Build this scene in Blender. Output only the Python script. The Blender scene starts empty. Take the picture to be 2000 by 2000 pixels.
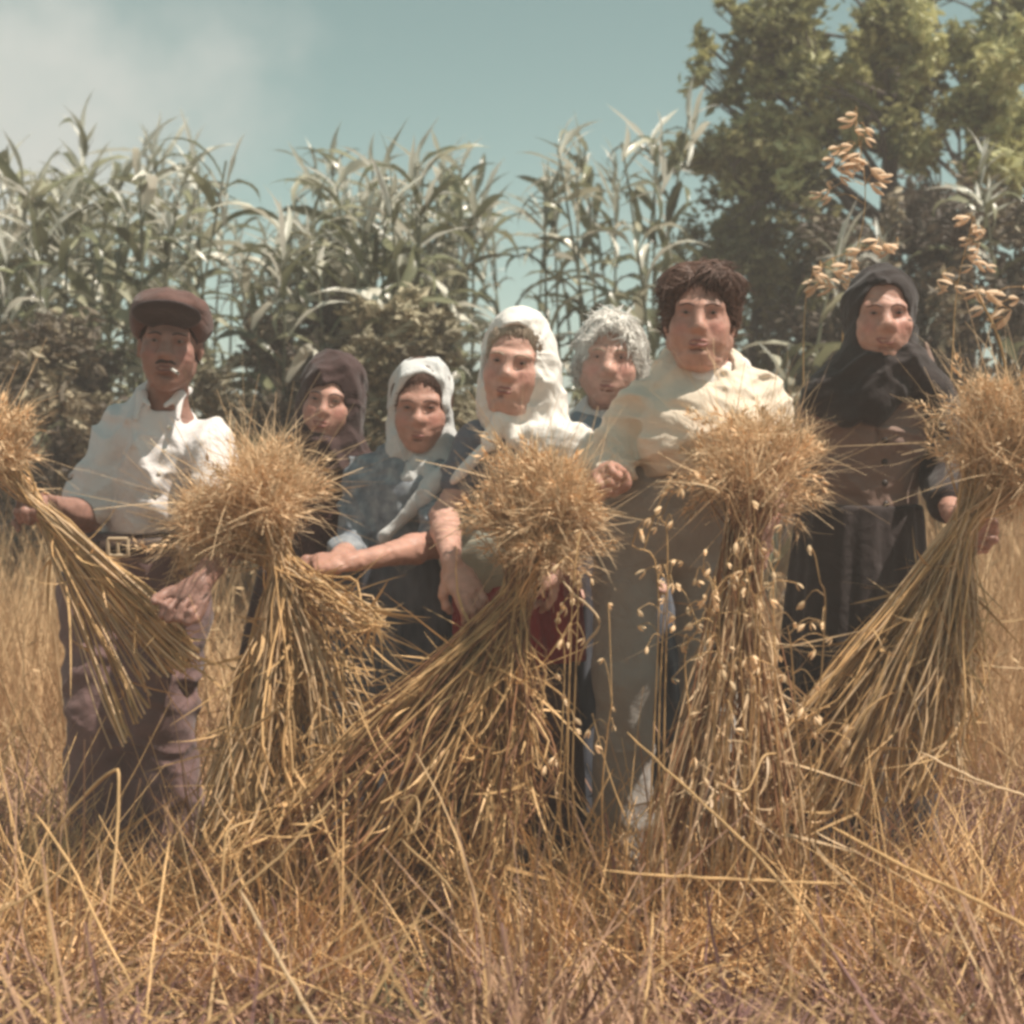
import bpy, math, random
import numpy as np
from mathutils import Vector, Matrix, Quaternion
random.seed(7)
rng = np.random.default_rng(7)
SC = bpy.context.scene
COL = SC.collection
R = math.radians

# ------------------------------------------------------------------ camera
HAZE = 0.014
FPX = 2747.0                       # focal length in pixels of a 2000 px frame
CAM = np.array([0.0, 0.0, 1.18])
PITCH = R(-2.08)
cam_d = bpy.data.cameras.new('camera')
cam = bpy.data.objects.new('camera', cam_d); COL.objects.link(cam)
cam.location = CAM; cam.rotation_euler = (R(90) + PITCH, 0, 0)
cam_d.sensor_width = 36; cam_d.lens = FPX / 2000 * 36
cam_d.clip_start = 0.05; cam_d.clip_end = 3000
cam_d.dof.use_dof = True; cam_d.dof.focus_distance = 3.7; cam_d.dof.aperture_fstop = 2.8
SC.camera = cam
# ------------------------------------------------------------------ world and sun
SUN = np.array([0.44, -0.15, 0.885]); SUN = SUN / np.linalg.norm(SUN)
elev = math.asin(SUN[2]); azim = math.atan2(SUN[0], SUN[1])
W = bpy.data.worlds.new('World'); SC.world = W; W.use_nodes = True
nt = W.node_tree; nt.nodes.clear()
def N(t, kind, **kw):
    n = t.nodes.new(kind)
    for k, v in kw.items(): setattr(n, k, v)
    return n
wo = N(nt, 'ShaderNodeOutputWorld'); bg = N(nt, 'ShaderNodeBackground'); bg.inputs[1].default_value = 0.072
sky = N(nt, 'ShaderNodeTexSky', sky_type='NISHITA', sun_disc=False, sun_elevation=elev, sun_rotation=azim, altitude=200, air_density=1.0, dust_density=0.35, ozone_density=1.0)
bw = N(nt, 'ShaderNodeRGBToBW'); mixg = N(nt, 'ShaderNodeMix', data_type='RGBA'); mixg.inputs[0].default_value = 0.72
tint = N(nt, 'ShaderNodeMix', data_type='RGBA', blend_type='MULTIPLY'); tint.inputs[0].default_value = 1
tint.inputs[7].default_value = (1.06, 1.52, 1.29, 1)
nt.links.new(sky.outputs[0], bw.inputs[0]); nt.links.new(sky.outputs[0], mixg.inputs[6]); nt.links.new(bw.outputs[0], mixg.inputs[7])
nt.links.new(mixg.outputs[2], tint.inputs[6])
# clouds: soft patches of vapour over the whole sky, one bank up to the left
tc = N(nt, 'ShaderNodeTexCoord')
nz = N(nt, 'ShaderNodeTexNoise'); nz.inputs['Scale'].default_value = 5.0; nz.inputs['Detail'].default_value = 7; nz.inputs['Roughness'].default_value = .55
nt.links.new(tc.outputs['Generated'], nz.inputs['Vector'])
dist = N(nt, 'ShaderNodeVectorMath', operation='DISTANCE'); dist.inputs[1].default_value = (-0.36, 0.90, 0.235)
nt.links.new(tc.outputs['Generated'], dist.inputs[0])
mr = N(nt, 'ShaderNodeMapRange'); mr.inputs[1].default_value = 0.29; mr.inputs[2].default_value = 0.05; mr.inputs[3].default_value = 0; mr.inputs[4].default_value = 0.40
nt.links.new(dist.outputs['Value'], mr.inputs[0])
add = N(nt, 'ShaderNodeMath', operation='ADD'); nt.links.new(nz.outputs[0], add.inputs[0]); nt.links.new(mr.outputs[0], add.inputs[1])
mr2 = N(nt, 'ShaderNodeMapRange', interpolation_type='SMOOTHSTEP'); mr2.inputs[1].default_value = 0.60; mr2.inputs[2].default_value = 0.98
nt.links.new(add.outputs[0], mr2.inputs[0])
cm = N(nt, 'ShaderNodeMix', data_type='RGBA'); cm.inputs[7].default_value = (7.0, 7.3, 6.8, 1)
nt.links.new(mr2.outputs[0], cm.inputs[0]); nt.links.new(tint.outputs[2], cm.inputs[6])
nt.links.new(cm.outputs[2], bg.inputs[0]); nt.links.new(bg.outputs[0], wo.inputs[0])
sd = bpy.data.lights.new('sun', 'SUN'); sd.energy = 5.0; sd.angle = R(0.6); sd.color = (1.0, 0.90, 0.78)
so = bpy.data.objects.new('sun', sd); COL.objects.link(so)
so.rotation_euler = Vector(SUN).to_track_quat('Z', 'Y').to_euler(); so.location = (3, 0, 8)
SC.view_settings.view_transform = 'Standard'; SC.view_settings.look = 'None'
SC.view_settings.exposure = 0.42; SC.view_settings.gamma = 1
SC.cycles.filter_width = 3.2
SC.cycles.max_bounces = 6; SC.cycles.transparent_max_bounces = 4

# ------------------------------------------------------------------ helpers
def P(px, py, d):
    """world point that the photograph shows at pixel px, py, at distance d in front of the lens"""
    x = (px - 1000) / FPX * d; zc = (1000 - py) / FPX * d
    c, s = math.cos(PITCH), math.sin(PITCH)
    return np.array([x, d * c - zc * s, CAM[2] + d * s + zc * c])
def tag(o, label=None, cat=None, group=None, kind=None):
    if label: o['label'] = label
    if cat: o['category'] = cat
    if group: o['group'] = group
    if kind: o['kind'] = kind
    return o
def empty(name, loc, label, cat, group=None):
    o = bpy.data.objects.new(name, None); COL.objects.link(o); o.location = loc; o.empty_display_size = .1
    return tag(o, label, cat, group)
def mesh_np(name, V, F, smooth=True, mats=None, attr=None):
    """V (n,3); F (m,3) or (m,4) array, or list of such arrays"""
    Fs = F if isinstance(F, list) and hasattr(F[0], 'shape') else [np.array(F)]
    Fs = [np.asarray(f, dtype=np.int32) for f in Fs if len(f)]
    me = bpy.data.meshes.new(name)
    V = np.asarray(V, dtype=np.float32)
    me.vertices.add(len(V)); me.vertices.foreach_set('co', V.ravel())
    nl = sum(f.size for f in Fs); nf = sum(len(f) for f in Fs)
    me.loops.add(nl); me.loops.foreach_set('vertex_index', np.concatenate([f.ravel() for f in Fs]))
    tot = np.concatenate([np.full(len(f), f.shape[1], dtype=np.int32) for f in Fs])
    st = np.concatenate([[0], np.cumsum(tot)[:-1]]).astype(np.int32)
    me.polygons.add(nf); me.polygons.foreach_set('loop_start', st); me.polygons.foreach_set('loop_total', tot)
    me.polygons.foreach_set('use_smooth', np.full(nf, smooth))
    if attr is not None:
        a = me.color_attributes.new('tint', 'FLOAT_COLOR', 'POINT')
        c = np.ones((len(V), 4), dtype=np.float32); c[:, :3] = attr; a.data.foreach_set('color', c.ravel())
    me.update(); me.validate()
    if mats: me.materials.append(mats)
    return me
def obj(name, me, parent=None, world=True):
    """links a mesh; vertices are in world space when world=True, so the parent's offset is undone"""
    o = bpy.data.objects.new(name, me); COL.objects.link(o)
    if parent is not None:
        o.parent = parent
        if world: o.matrix_parent_inverse = Matrix.Translation(-parent.location)
    return o
def unit(v): return v / (np.linalg.norm(v, axis=-1, keepdims=True) + 1e-9)
def tubes(Pl, rad, sides=3):
    """Pl (N,S,3) polylines, rad (N,S) -> V, F"""
    Pl = np.asarray(Pl, float); n, s, _ = Pl.shape
    rad = np.broadcast_to(rad, (n, s))
    T = np.gradient(Pl, axis=1); T = unit(T)
    ref = np.where(np.abs(T[:, :1, 2:3]) > .8, np.array([[[1., .13, 0]]]), np.array([[[.07, .1, 1.]]]))
    A = unit(np.cross(T, np.broadcast_to(ref, T.shape))); B = np.cross(T, A)
    ang = np.arange(sides) / sides * 2 * np.pi
    V = Pl[:, :, None, :] + rad[:, :, None, None] * (np.cos(ang)[None, None, :, None] * A[:, :, None, :] + np.sin(ang)[None, None, :, None] * B[:, :, None, :])
    i = np.arange(n)[:, None, None]; j = np.arange(s - 1)[None, :, None]; k = np.arange(sides)[None, None, :]
    k2 = (k + 1) % sides; b = i * s * sides
    F = np.stack([b + j * sides + k, b + j * sides + k2, b + (j + 1) * sides + k2, b + (j + 1) * sides + k], -1).reshape(-1, 4)
    return V.reshape(-1, 3), F
def ribbons(Pl, wid, wdir):
    """flat blades: Pl (N,S,3), wid (N,S), wdir (N,3) or (N,S,3)"""
    n, s, _ = Pl.shape
    if wdir.ndim == 2: wdir = np.broadcast_to(wdir[:, None, :], Pl.shape)
    w = wdir * wid[:, :, None] * .5
    V = np.stack([Pl - w, Pl + w], 2).reshape(-1, 3)
    i = np.arange(n)[:, None]; j = np.arange(s - 1)[None, :]; b = i * s * 2 + j * 2
    F = np.stack([b, b + 1, b + 3, b + 2], -1).reshape(-1, 4)
    return V, F
def catmull(pts, n):
    pts = np.asarray(pts, float); p = np.vstack([2 * pts[0] - pts[1], pts, 2 * pts[-1] - pts[-2]])
    out = []; m = len(pts) - 1
    for t in np.linspace(0, m, n):
        i = min(int(t), m - 1); u = t - i; a, b, c, d = p[i:i + 4]
        out.append(.5 * ((2 * b) + (c - a) * u + (2 * a - 5 * b + 4 * c - d) * u * u + (3 * b - a - 3 * c + d) * u ** 3))
    return np.array(out)
def merge(parts):
    Vs, Fs, o = [], [], 0
    for V, F in parts: Vs.append(V); Fs.append(np.asarray(F) + o); o += len(V)
    return np.concatenate(Vs), Fs

LAT = np.random.default_rng(99).random((32, 32, 32))
def vnoise(q, seed=0):
    q = q + seed * 3.7; i = np.floor(q).astype(int); f = q - i; f = f * f * (3 - 2 * f); r = 0
    for a in (0, 1):
        for b in (0, 1):
            for c in (0, 1):
                w = (f[:, 0] if a else 1 - f[:, 0]) * (f[:, 1] if b else 1 - f[:, 1]) * (f[:, 2] if c else 1 - f[:, 2])
                r = r + w * LAT[(i[:, 0] + a) % 32, (i[:, 1] + b) % 32, (i[:, 2] + c) % 32]
    return r
# ------------------------------------------------------------------ materials
def mat(name, col, rough=.8, var=.25, scale=8, var2=None, spec=.3, bump=0, bscale=200, trans=0, rand=0, sss=0, sheen=0, attr=False, detail=4, stretch=None, wrinkle=0):
    m = bpy.data.materials.new(name); m.use_nodes = True; t = m.node_tree; b = t.nodes['Principled BSDF']
    b.inputs['Roughness'].default_value = rough; b.inputs['Specular IOR Level'].default_value = spec
    tcn = N(t, 'ShaderNodeTexCoord'); src = tcn.outputs['Object']
    if stretch:
        mp = N(t, 'ShaderNodeMapping'); mp.inputs['Scale'].default_value = stretch; t.links.new(src, mp.inputs[0]); src = mp.outputs[0]
    n1 = N(t, 'ShaderNodeTexNoise'); n1.inputs['Scale'].default_value = scale; n1.inputs['Detail'].default_value = detail
    t.links.new(src, n1.inputs['Vector'])
    r = N(t, 'ShaderNodeMapRange'); r.inputs[1].default_value = .3; r.inputs[2].default_value = .7; t.links.new(n1.outputs[0], r.inputs[0])
    mx = N(t, 'ShaderNodeMix', data_type='RGBA'); t.links.new(r.outputs[0], mx.inputs[0])
    c = np.array(col); c2 = np.array(var2) if var2 is not None else c * (1 + var); c1 = c if var2 is not None else c * (1 - var)
    mx.inputs[6].default_value = (*c1, 1); mx.inputs[7].default_value = (*np.minimum(c2, .95), 1)
    out = mx.outputs[2]
    if rand:
        oi = N(t, 'ShaderNodeObjectInfo'); rr = N(t, 'ShaderNodeMapRange'); rr.inputs[3].default_value = 1 - rand; rr.inputs[4].default_value = 1 + rand
        t.links.new(oi.outputs['Random'], rr.inputs[0]); mm = N(t, 'ShaderNodeVectorMath', operation='SCALE')
        t.links.new(out, mm.inputs[0]); t.links.new(rr.outputs[0], mm.inputs['Scale']); out = mm.outputs[0]
    if attr:
        at = N(t, 'ShaderNodeAttribute', attribute_name='tint'); ml = N(t, 'ShaderNodeMix', data_type='RGBA', blend_type='MULTIPLY'); ml.inputs[0].default_value = 1
        t.links.new(out, ml.inputs[6]); t.links.new(at.outputs['Color'], ml.inputs[7]); out = ml.outputs[2]
    t.links.new(out, b.inputs['Base Color'])
    if bump:
        n2 = N(t, 'ShaderNodeTexNoise'); n2.inputs['Scale'].default_value = bscale; n2.inputs['Detail'].default_value = 3
        t.links.new(src, n2.inputs['Vector'])
        bn = N(t, 'ShaderNodeBump'); bn.inputs['Strength'].default_value = bump; bn.inputs['Distance'].default_value = .004
        t.links.new(n2.outputs[0], bn.inputs['Height']); t.links.new(bn.outputs[0], b.inputs['Normal'])
        if wrinkle:
            n3 = N(t, 'ShaderNodeTexNoise'); n3.inputs['Scale'].default_value = 16; n3.inputs['Detail'].default_value = 3; n3.inputs['Distortion'].default_value = 1.6
            t.links.new(src, n3.inputs['Vector']); b3 = N(t, 'ShaderNodeBump'); b3.inputs['Strength'].default_value = wrinkle; b3.inputs['Distance'].default_value = .012
            t.links.new(n3.outputs[0], b3.inputs['Height']); t.links.new(bn.outputs[0], b3.inputs['Normal']); t.links.new(b3.outputs[0], b.inputs['Normal'])
    if sss:
        b.inputs['Subsurface Weight'].default_value = sss; b.inputs['Subsurface Radius'].default_value = (.012, .004, .002); b.inputs['Subsurface Scale'].default_value = 1
    if sheen: b.inputs['Sheen Weight'].default_value = sheen
    if trans:
        o = t.nodes['Material Output']; tr = N(t, 'ShaderNodeBsdfTranslucent'); ms = N(t, 'ShaderNodeMixShader'); ms.inputs[0].default_value = trans
        t.links.new(out, tr.inputs[0]); t.links.new(b.outputs[0], ms.inputs[1]); t.links.new(tr.outputs[0], ms.inputs[2]); t.links.new(ms.outputs[0], o.inputs[0])
    return m
def leafmat(name, ramp, rough=.45, trans=.3, spec=.5, scale=5, byobj=True):
    """leaf colours picked per object, or by patches through one crown"""
    m = bpy.data.materials.new(name); m.use_nodes = True; t = m.node_tree; b = t.nodes['Principled BSDF']
    b.inputs['Roughness'].default_value = rough; b.inputs['Specular IOR Level'].default_value = spec
    cr = N(t, 'ShaderNodeValToRGB'); el = cr.color_ramp.elements
    for i, (p, c) in enumerate(ramp):
        e = el[i] if i < 2 else el.new(p)
        e.position = p; e.color = (*c, 1)
    if byobj:
        oi = N(t, 'ShaderNodeObjectInfo'); t.links.new(oi.outputs['Random'], cr.inputs[0])
    else:
        at = N(t, 'ShaderNodeAttribute', attribute_name='tint'); t.links.new(at.outputs['Fac'], cr.inputs[0])
    out = cr.outputs[0]
    t.links.new(out, b.inputs['Base Color'])
    o = t.nodes['Material Output']; tr = N(t, 'ShaderNodeBsdfTranslucent'); ms = N(t, 'ShaderNodeMixShader'); ms.inputs[0].default_value = trans
    t.links.new(out, tr.inputs[0]); t.links.new(b.outputs[0], ms.inputs[1]); t.links.new(tr.outputs[0], ms.inputs[2]); t.links.new(ms.outputs[0], o.inputs[0])
    return m
M = {}
M['straw'] = mat('straw', (.60, .38, .18), rough=.55, var=.25, scale=14, rand=.30, spec=.35, trans=.12)
M['straw_dark'] = mat('straw_brown', (.33, .165, .085), rough=.6, var=.25, scale=14, rand=.30, spec=.3, trans=.12)
M['straw_pale'] = mat('straw_pale', (.68, .48, .29), rough=.5, var=.2, scale=14, rand=.25, spec=.35, trans=.12)
M['ear'] = mat('ear', (.76, .55, .34), rough=.7, var=.25, scale=30, rand=.25, trans=.25)
M['ear_brown'] = mat('ear_brown', (.38, .22, .11), rough=.7, var=.25, scale=30, rand=.25, trans=.2)
M['ear_pale'] = mat('ear_pale', (.76, .55, .34), rough=.6, var=.2, scale=30, rand=.2, trans=.25)
M['grass'] = mat('dry_grass', (.52, .32, .17), rough=.7, scale=1.6, var2=(.76, .55, .32), trans=.15, detail=6)
M['grass_near'] = mat('dry_grass_near', (.28, .15, .115), rough=.7, scale=2.2, var2=(.62, .395, .25), trans=.15, detail=6)
M['dead'] = mat('dead_weeds', (.13, .065, .06), rough=.8, scale=5, var2=(.30, .17, .15), trans=.1)
M['weeds'] = mat('weeds', (.20, .19, .10), rough=.6, scale=9, var2=(.34, .27, .16), trans=.2)
M['soil'] = mat('soil', (.13, .075, .062), rough=.95, scale=3, var2=(.27, .165, .125), bump=.8, bscale=40, detail=8)
M['bark'] = mat('bark', (.10, .08, .07), rough=.9, scale=14, var2=(.18, .145, .125), bump=.8, bscale=60, stretch=(1, 1, .25))
M['stalk'] = mat('maize_stalk', (.10, .105, .065), rough=.6, scale=6, var2=(.20, .19, .13), rand=.3)
M['maize_leaf'] = leafmat('maize_leaf', [(0, (.09, .095, .055)), (.26, (.16, .165, .095)), (.50, (.27, .275, .16)), (.70, (.45, .43, .30)), (.88, (.82, .79, .68))], rough=.27, trans=.30)  # ramp mixes shade tones, dry leaves and painted sunlit whites, leaf by leaf
M['tip_leaf'] = leafmat('maize_tip', [(0, (.20, .20, .14)), (.4, (.55, .54, .44)), (1, (.88, .87, .80))], rough=.4, trans=.35)  # near-white tones put sun glints into the tip leaves' colour
M['skin'] = mat('skin_fair', (.57, .335, .265), rough=.5, var=.15, scale=38, spec=.35, sss=.15, attr=True, bump=.30, bscale=110)
M['skin_dark'] = mat('skin_tanned', (.30, .165, .13), rough=.5, var=.16, scale=38, spec=.35, sss=.12, attr=True, bump=.30, bscale=110)
M['skin_mid'] = mat('skin_mid', (.47, .26, .20), rough=.5, var=.15, scale=38, spec=.35, sss=.15, attr=True, bump=.30, bscale=110)
M['lips'] = mat('lips', (.33, .135, .115), rough=.5, var=.05, spec=.3)
M['lips_dark'] = mat('lips_tanned', (.20, .09, .075), rough=.5, var=.05, spec=.3)
M['eye_white'] = mat('eye_white', (.20, .14, .12), rough=.2, var=.03)  # eyeball darkened: shade of the hollows put into its colour
M['iris'] = mat('iris', (.035, .02, .015), rough=.15, var=.1)
def cloth(name, c, var=.1, c2=None, scale=14, sheen=.15): return mat(name, c, rough=.85, var=var, var2=c2, scale=scale, bump=.25, bscale=500, spec=.2, sheen=sheen, wrinkle=.55)

# ------------------------------------------------------------------ implicit bodies: distance fields meshed by surface nets
class Field:
    def __init__(s, lo, hi, h):
        s.h = h; s.lo = np.array(lo, float); s.n = np.ceil((np.array(hi) - s.lo) / h).astype(int) + 1
        s.F = np.full(s.n, .3, dtype=np.float32)
        s.ax = [(s.lo[i] + h * np.arange(s.n[i])).astype(np.float32) for i in range(3)]
    def box(s, a, b):
        i0 = np.clip(np.floor((np.minimum(a, b) - s.lo) / s.h).astype(int), 0, s.n); i1 = np.clip(np.ceil((np.maximum(a, b) - s.lo) / s.h).astype(int) + 1, 0, s.n)
        sl = tuple(slice(i0[i], i1[i]) for i in range(3))
        return sl, s.ax[0][sl[0]][:, None, None], s.ax[1][sl[1]][None, :, None], s.ax[2][sl[2]][None, None, :]
    def comb(s, sl, d, k, mode):
        f = s.F[sl]
        if mode == 'sub': f, d = -f, d
        if k > 0:
            h = np.maximum(k - np.abs(f - d), 0) / k; r = np.minimum(f, d) - h * h * k * .25
        else: r = np.minimum(f, d)
        s.F[sl] = -r if mode == 'sub' else r
    def cap(s, a, b, ra, rb=None, k=.02, mode='add', flat=None):
        rb = ra if rb is None else rb; a = np.array(a, float); b = np.array(b, float)
        r = max(ra, rb) + k + 3 * s.h + .03
        sl, X, Y, Z = s.box(np.minimum(a, b) - r, np.maximum(a, b) + r)
        ab = b - a; L = max(ab @ ab, 1e-9)
        px, py, pz = X - a[0], Y - a[1], Z - a[2]
        t = np.clip((px * ab[0] + py * ab[1] + pz * ab[2]) / L, 0, 1)
        d = np.sqrt((px - t * ab[0]) ** 2 + (py - t * ab[1]) ** 2 + (pz - t * ab[2]) ** 2) - (ra + (rb - ra) * t)
        s.comb(sl, d, k, mode)
    def ell(s, c, r, Rm=None, k=.02, mode='add'):
        c = np.array(c, float); r = np.array(r, float); e = max(r) + k + 3 * s.h + .03
        sl, X, Y, Z = s.box(c - e, c + e)
        X, Y, Z = X - c[0], Y - c[1], Z - c[2]
        if Rm is not None:
            X, Y, Z = (X * Rm[0, i] + Y * Rm[1, i] + Z * Rm[2, i] for i in range(3))
        k0 = np.sqrt((X / r[0]) ** 2 + (Y / r[1]) ** 2 + (Z / r[2]) ** 2); k1 = np.sqrt((X / r[0] ** 2) ** 2 + (Y / r[1] ** 2) ** 2 + (Z / r[2] ** 2) ** 2) + 1e-6
        s.comb(sl, k0 * (k0 - 1) / k1, k, mode)
    def cut(s, p, n, k=.004):
        """keep the side the normal points away from"""
        n = unit(np.array(n, float)); X, Y, Z = s.ax[0][:, None, None], s.ax[1][None, :, None], s.ax[2][None, None, :]
        d = (X - p[0]) * n[0] + (Y - p[1]) * n[1] + (Z - p[2]) * n[2]
        s.F = np.maximum(s.F, d.astype(np.float32))
    def folds(s, amp, K, seed=0, warp=1., sharp=1.0):
        """K: wave vectors (rad/m) across the creases; each gives long ridges of uneven height"""
        i = np.nonzero(np.abs(s.F) < .04); x = np.stack([s.ax[0][i[0]], s.ax[1][i[1]], s.ax[2][i[2]]], 1).astype(float)
        rs = np.random.default_rng(seed); tot = 0
        for kv in K:
            kv = np.array(kv, float); L = np.linalg.norm(kv); u = kv / L; a = unit(np.cross(u, rs.normal(size=3))); b = np.cross(u, a)
            q = np.stack([x @ u * L / 6.28 * 1.7, x @ a * (2.2 + L * .05), x @ b * (2.2 + L * .05)], 1) + rs.uniform(5, 20, 3)
            w = vnoise(q * .8 + 9, seed + 1) - .5; q[:, 0] += warp * 1.6 * w
            n = vnoise(q, seed); r = 1 - np.abs(2 * n - 1); tot = tot + r ** 1.5 * 1.6 - .7 + .35 * (vnoise(q * 2.3, seed + 2) - .5)
        s.F[i] -= (1.9 * amp * tot).astype(np.float32)
    def nets(s):
        F = s.F; neg = F < 0; n = np.array(F.shape)
        c = neg[:-1, :-1, :-1].astype(np.int8)
        cnt = np.zeros(n - 1, np.int8)
        for dx in (0, 1):
            for dy in (0, 1):
                for dz in (0, 1): cnt += neg[dx:n[0] - 1 + dx, dy:n[1] - 1 + dy, dz:n[2] - 1 + dz]
        act = (cnt > 0) & (cnt < 8); I = np.nonzero(act); m = len(I[0])
        idx = np.full(n - 1, -1, np.int32); idx[I] = np.arange(m)
        acc = np.zeros((m, 3)); num = np.zeros(m)
        corners = [(a, b, c_) for a in (0, 1) for b in (0, 1) for c_ in (0, 1)]
        for a in corners:
            for axis in range(3):
                if a[axis]: continue
                b = list(a); b[axis] = 1
                fa = F[I[0] + a[0], I[1] + a[1], I[2] + a[2]]; fb = F[I[0] + b[0], I[1] + b[1], I[2] + b[2]]
                cr = (fa < 0) != (fb < 0); t = np.where(cr, fa / np.where(cr, fa - fb, 1), 0)
                p = np.tile(np.array(a, float), (m, 1)); p[:, axis] += t
                acc += p * cr[:, None]; num += cr
        V = (acc / num[:, None] + np.stack(I, 1)) * s.h + s.lo
        Q = []
        for axis in range(3):
            sl0 = [slice(1, -1)] * 3; sl1 = [slice(1, -1)] * 3; sl0[axis] = slice(0, -1); sl1[axis] = slice(1, None)
            A = neg[tuple(sl0)]; B = neg[tuple(sl1)]
            e = np.nonzero(A != B); off = np.array([1, 1, 1]); off[axis] = 0
            g = [e[i] + off[i] for i in range(3)]; u, v = [(1, 2), (2, 0), (0, 1)][axis]
            def ci(du, dv):
                q = [g[0].copy(), g[1].copy(), g[2].copy()]; q[u] -= du; q[v] -= dv
                return idx[q[0], q[1], q[2]]
            q = np.stack([ci(1, 1), ci(0, 1), ci(0, 0), ci(1, 0)], 1); flip = ~A[e]
            q[flip] = q[flip][:, ::-1]; Q.append(q)
        return V, np.concatenate(Q)
def rot(yaw=0, pitch=0, roll=0):
    """yaw turns the face to the picture's right, pitch > 0 tips it up, roll leans to the picture's right"""
    return np.array((Matrix.Rotation(R(yaw), 3, 'Z') @ Matrix.Rotation(R(-pitch), 3, 'X') @ Matrix.Rotation(R(roll), 3, 'Y')))

def head_sdf(F, c, Rm, s, ears=True, jaw=1.0, nose=1.0):
    L = lambda x, y, z: c + Rm @ (np.array([x, y, z]) * s)
    E = lambda x, y, z, rx, ry, rz, k=.02, m='add': F.ell(L(x, y, z), np.array([rx, ry, rz]) * s, Rm, k * s, m)
    C = lambda a, b, ra, rb, k=.012, m='add': F.cap(L(*a), L(*b), ra * s, rb * s, k * s, m)
    E(0, .018, .035, .076, .096, .088)
    E(0, -.012, -.035, .060 * jaw, .074, .080, .03)
    E(0, -.060, -.098, .024 * jaw, .020, .018, .03)
    for sx in (-1, 1):
        C((sx * .055 * jaw, .005, -.060), (sx * .015, -.058, -.100), .016, .012, .03)     # jaw line
        E(sx * .042, -.056, -.024, .022, .020, .020, .03)                                # cheekbone
        E(sx * .034, -.055, -.054, .022, .020, .025, .035)
        E(sx * .032, -.0955, .005, .018, .0145, .012, .020, 'sub')                         # eye socket
        C((sx * .014, -.080, .021), (sx * .046, -.068, .022), .0075, .0070, .022)         # brow
        E(sx * .032, -.0715, .004, .0125, .0115, .0105, .004)                             # lid
        E(sx * .0125 * nose, -.091, -.034, .0090, .010, .0075, .010)                       # nostril wing
        if ears: E(sx * .078, .008, -.008, .0085, .018, .031, .01); E(sx * .086, .003, -.004, .006, .010, .018, .006, 'sub')
    C((0, -.080, .014), (0, -.1035 - .006 * (nose - 1), -.028), .0075, .0118 * nose, .020)  # nose
    E(0, -.078, -.066, .028, .014, .022, .02)
    C((-.020, -.083, -.0615), (.020, -.083, -.0615), .0045, .0045, .008); C((-.008, -.0885, -.061), (.008, -.0885, -.061), .005, .005, .008)
    C((-.017, -.084, -.0735), (.017, -.084, -.0735), .0055, .0055, .008); C((-.006, -.089, -.0735), (.006, -.089, -.0735), .005, .005, .008)
    E(0, -.083, -.084, .018, .008, .005, .01, 'sub')
def head_tint(V, c, Rm, s):
    q = (V - c) @ Rm / s; col = np.ones((len(V), 3))
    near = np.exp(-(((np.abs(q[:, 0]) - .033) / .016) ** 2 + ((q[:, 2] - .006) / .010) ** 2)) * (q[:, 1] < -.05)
    col *= 1 - .38 * near[:, None] * np.array([.8, 1, 1])  # shade under the brows painted into the skin round the eyes
    ck = np.exp(-(((np.abs(q[:, 0]) - .043) / .02) ** 2 + ((q[:, 2] + .03) / .02) ** 2)) * (q[:, 1] < -.03)
    col *= 1 + ck[:, None] * np.array([.08, -.10, -.08])
    return col
def hand_sdf(F, w, f, n, curl=(55, 70, 45), sc=1.0, side=1, thumb=1.0, seed=1):
    """w wrist, f towards the knuckles, n the way the palm faces; thumb lies on the side f x n * side"""
    f = unit(np.array(f, float)); n = np.array(n, float); n = unit(n - f * (n @ f)); t = np.cross(f, n) * side
    rs = random.Random(seed)
    Rm = np.stack([t, n, f], 1)
    F.ell(w + f * .045 * sc, np.array([.040, .017, .050]) * sc, Rm, .014)
    F.ell(w + f * .032 * sc + t * .022 * sc + n * .012 * sc, np.array([.017, .016, .030]) * sc, Rm, .014)
    for i, (o, ln) in enumerate(((.030, .92), (.010, 1.0), (-.010, .95), (-.029, .76))):
        a = w + f * (.088 - .005 * abs(i - 1)) * sc + t * o * sc; ang = 0
        F.cap(w + f * .04 * sc + t * o * .7 * sc, a, .010 * sc, .0098 * sc, .01)
        for seg, (l, cu, ra, rb) in enumerate(((.044, curl[0], .0095, .0088), (.027, curl[1], .0088, .008), (.022, curl[2], .008, .0068))):
            ang += R(cu * rs.uniform(.85, 1.15)); d = f * math.cos(ang) + n * math.sin(ang) + t * (o * .8)
            b = a + unit(d) * l * ln * sc; F.cap(a, b, ra * sc, rb * sc, .0045); a = b
    a = w + f * .028 * sc + t * .030 * sc + n * .010 * sc
    for l, (cf, ct, cn), ra, rb in ((.036, (.62, .62, .45), .013, .011), (.030, (.75, .05, .70), .011, .0095), (.022, (.45, -.35, .85), .0095, .0075)):
        b = a + unit(f * cf + t * ct * thumb + n * cn) * l * sc; F.cap(a, b, ra * sc, rb * sc, .006); a = b

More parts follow.
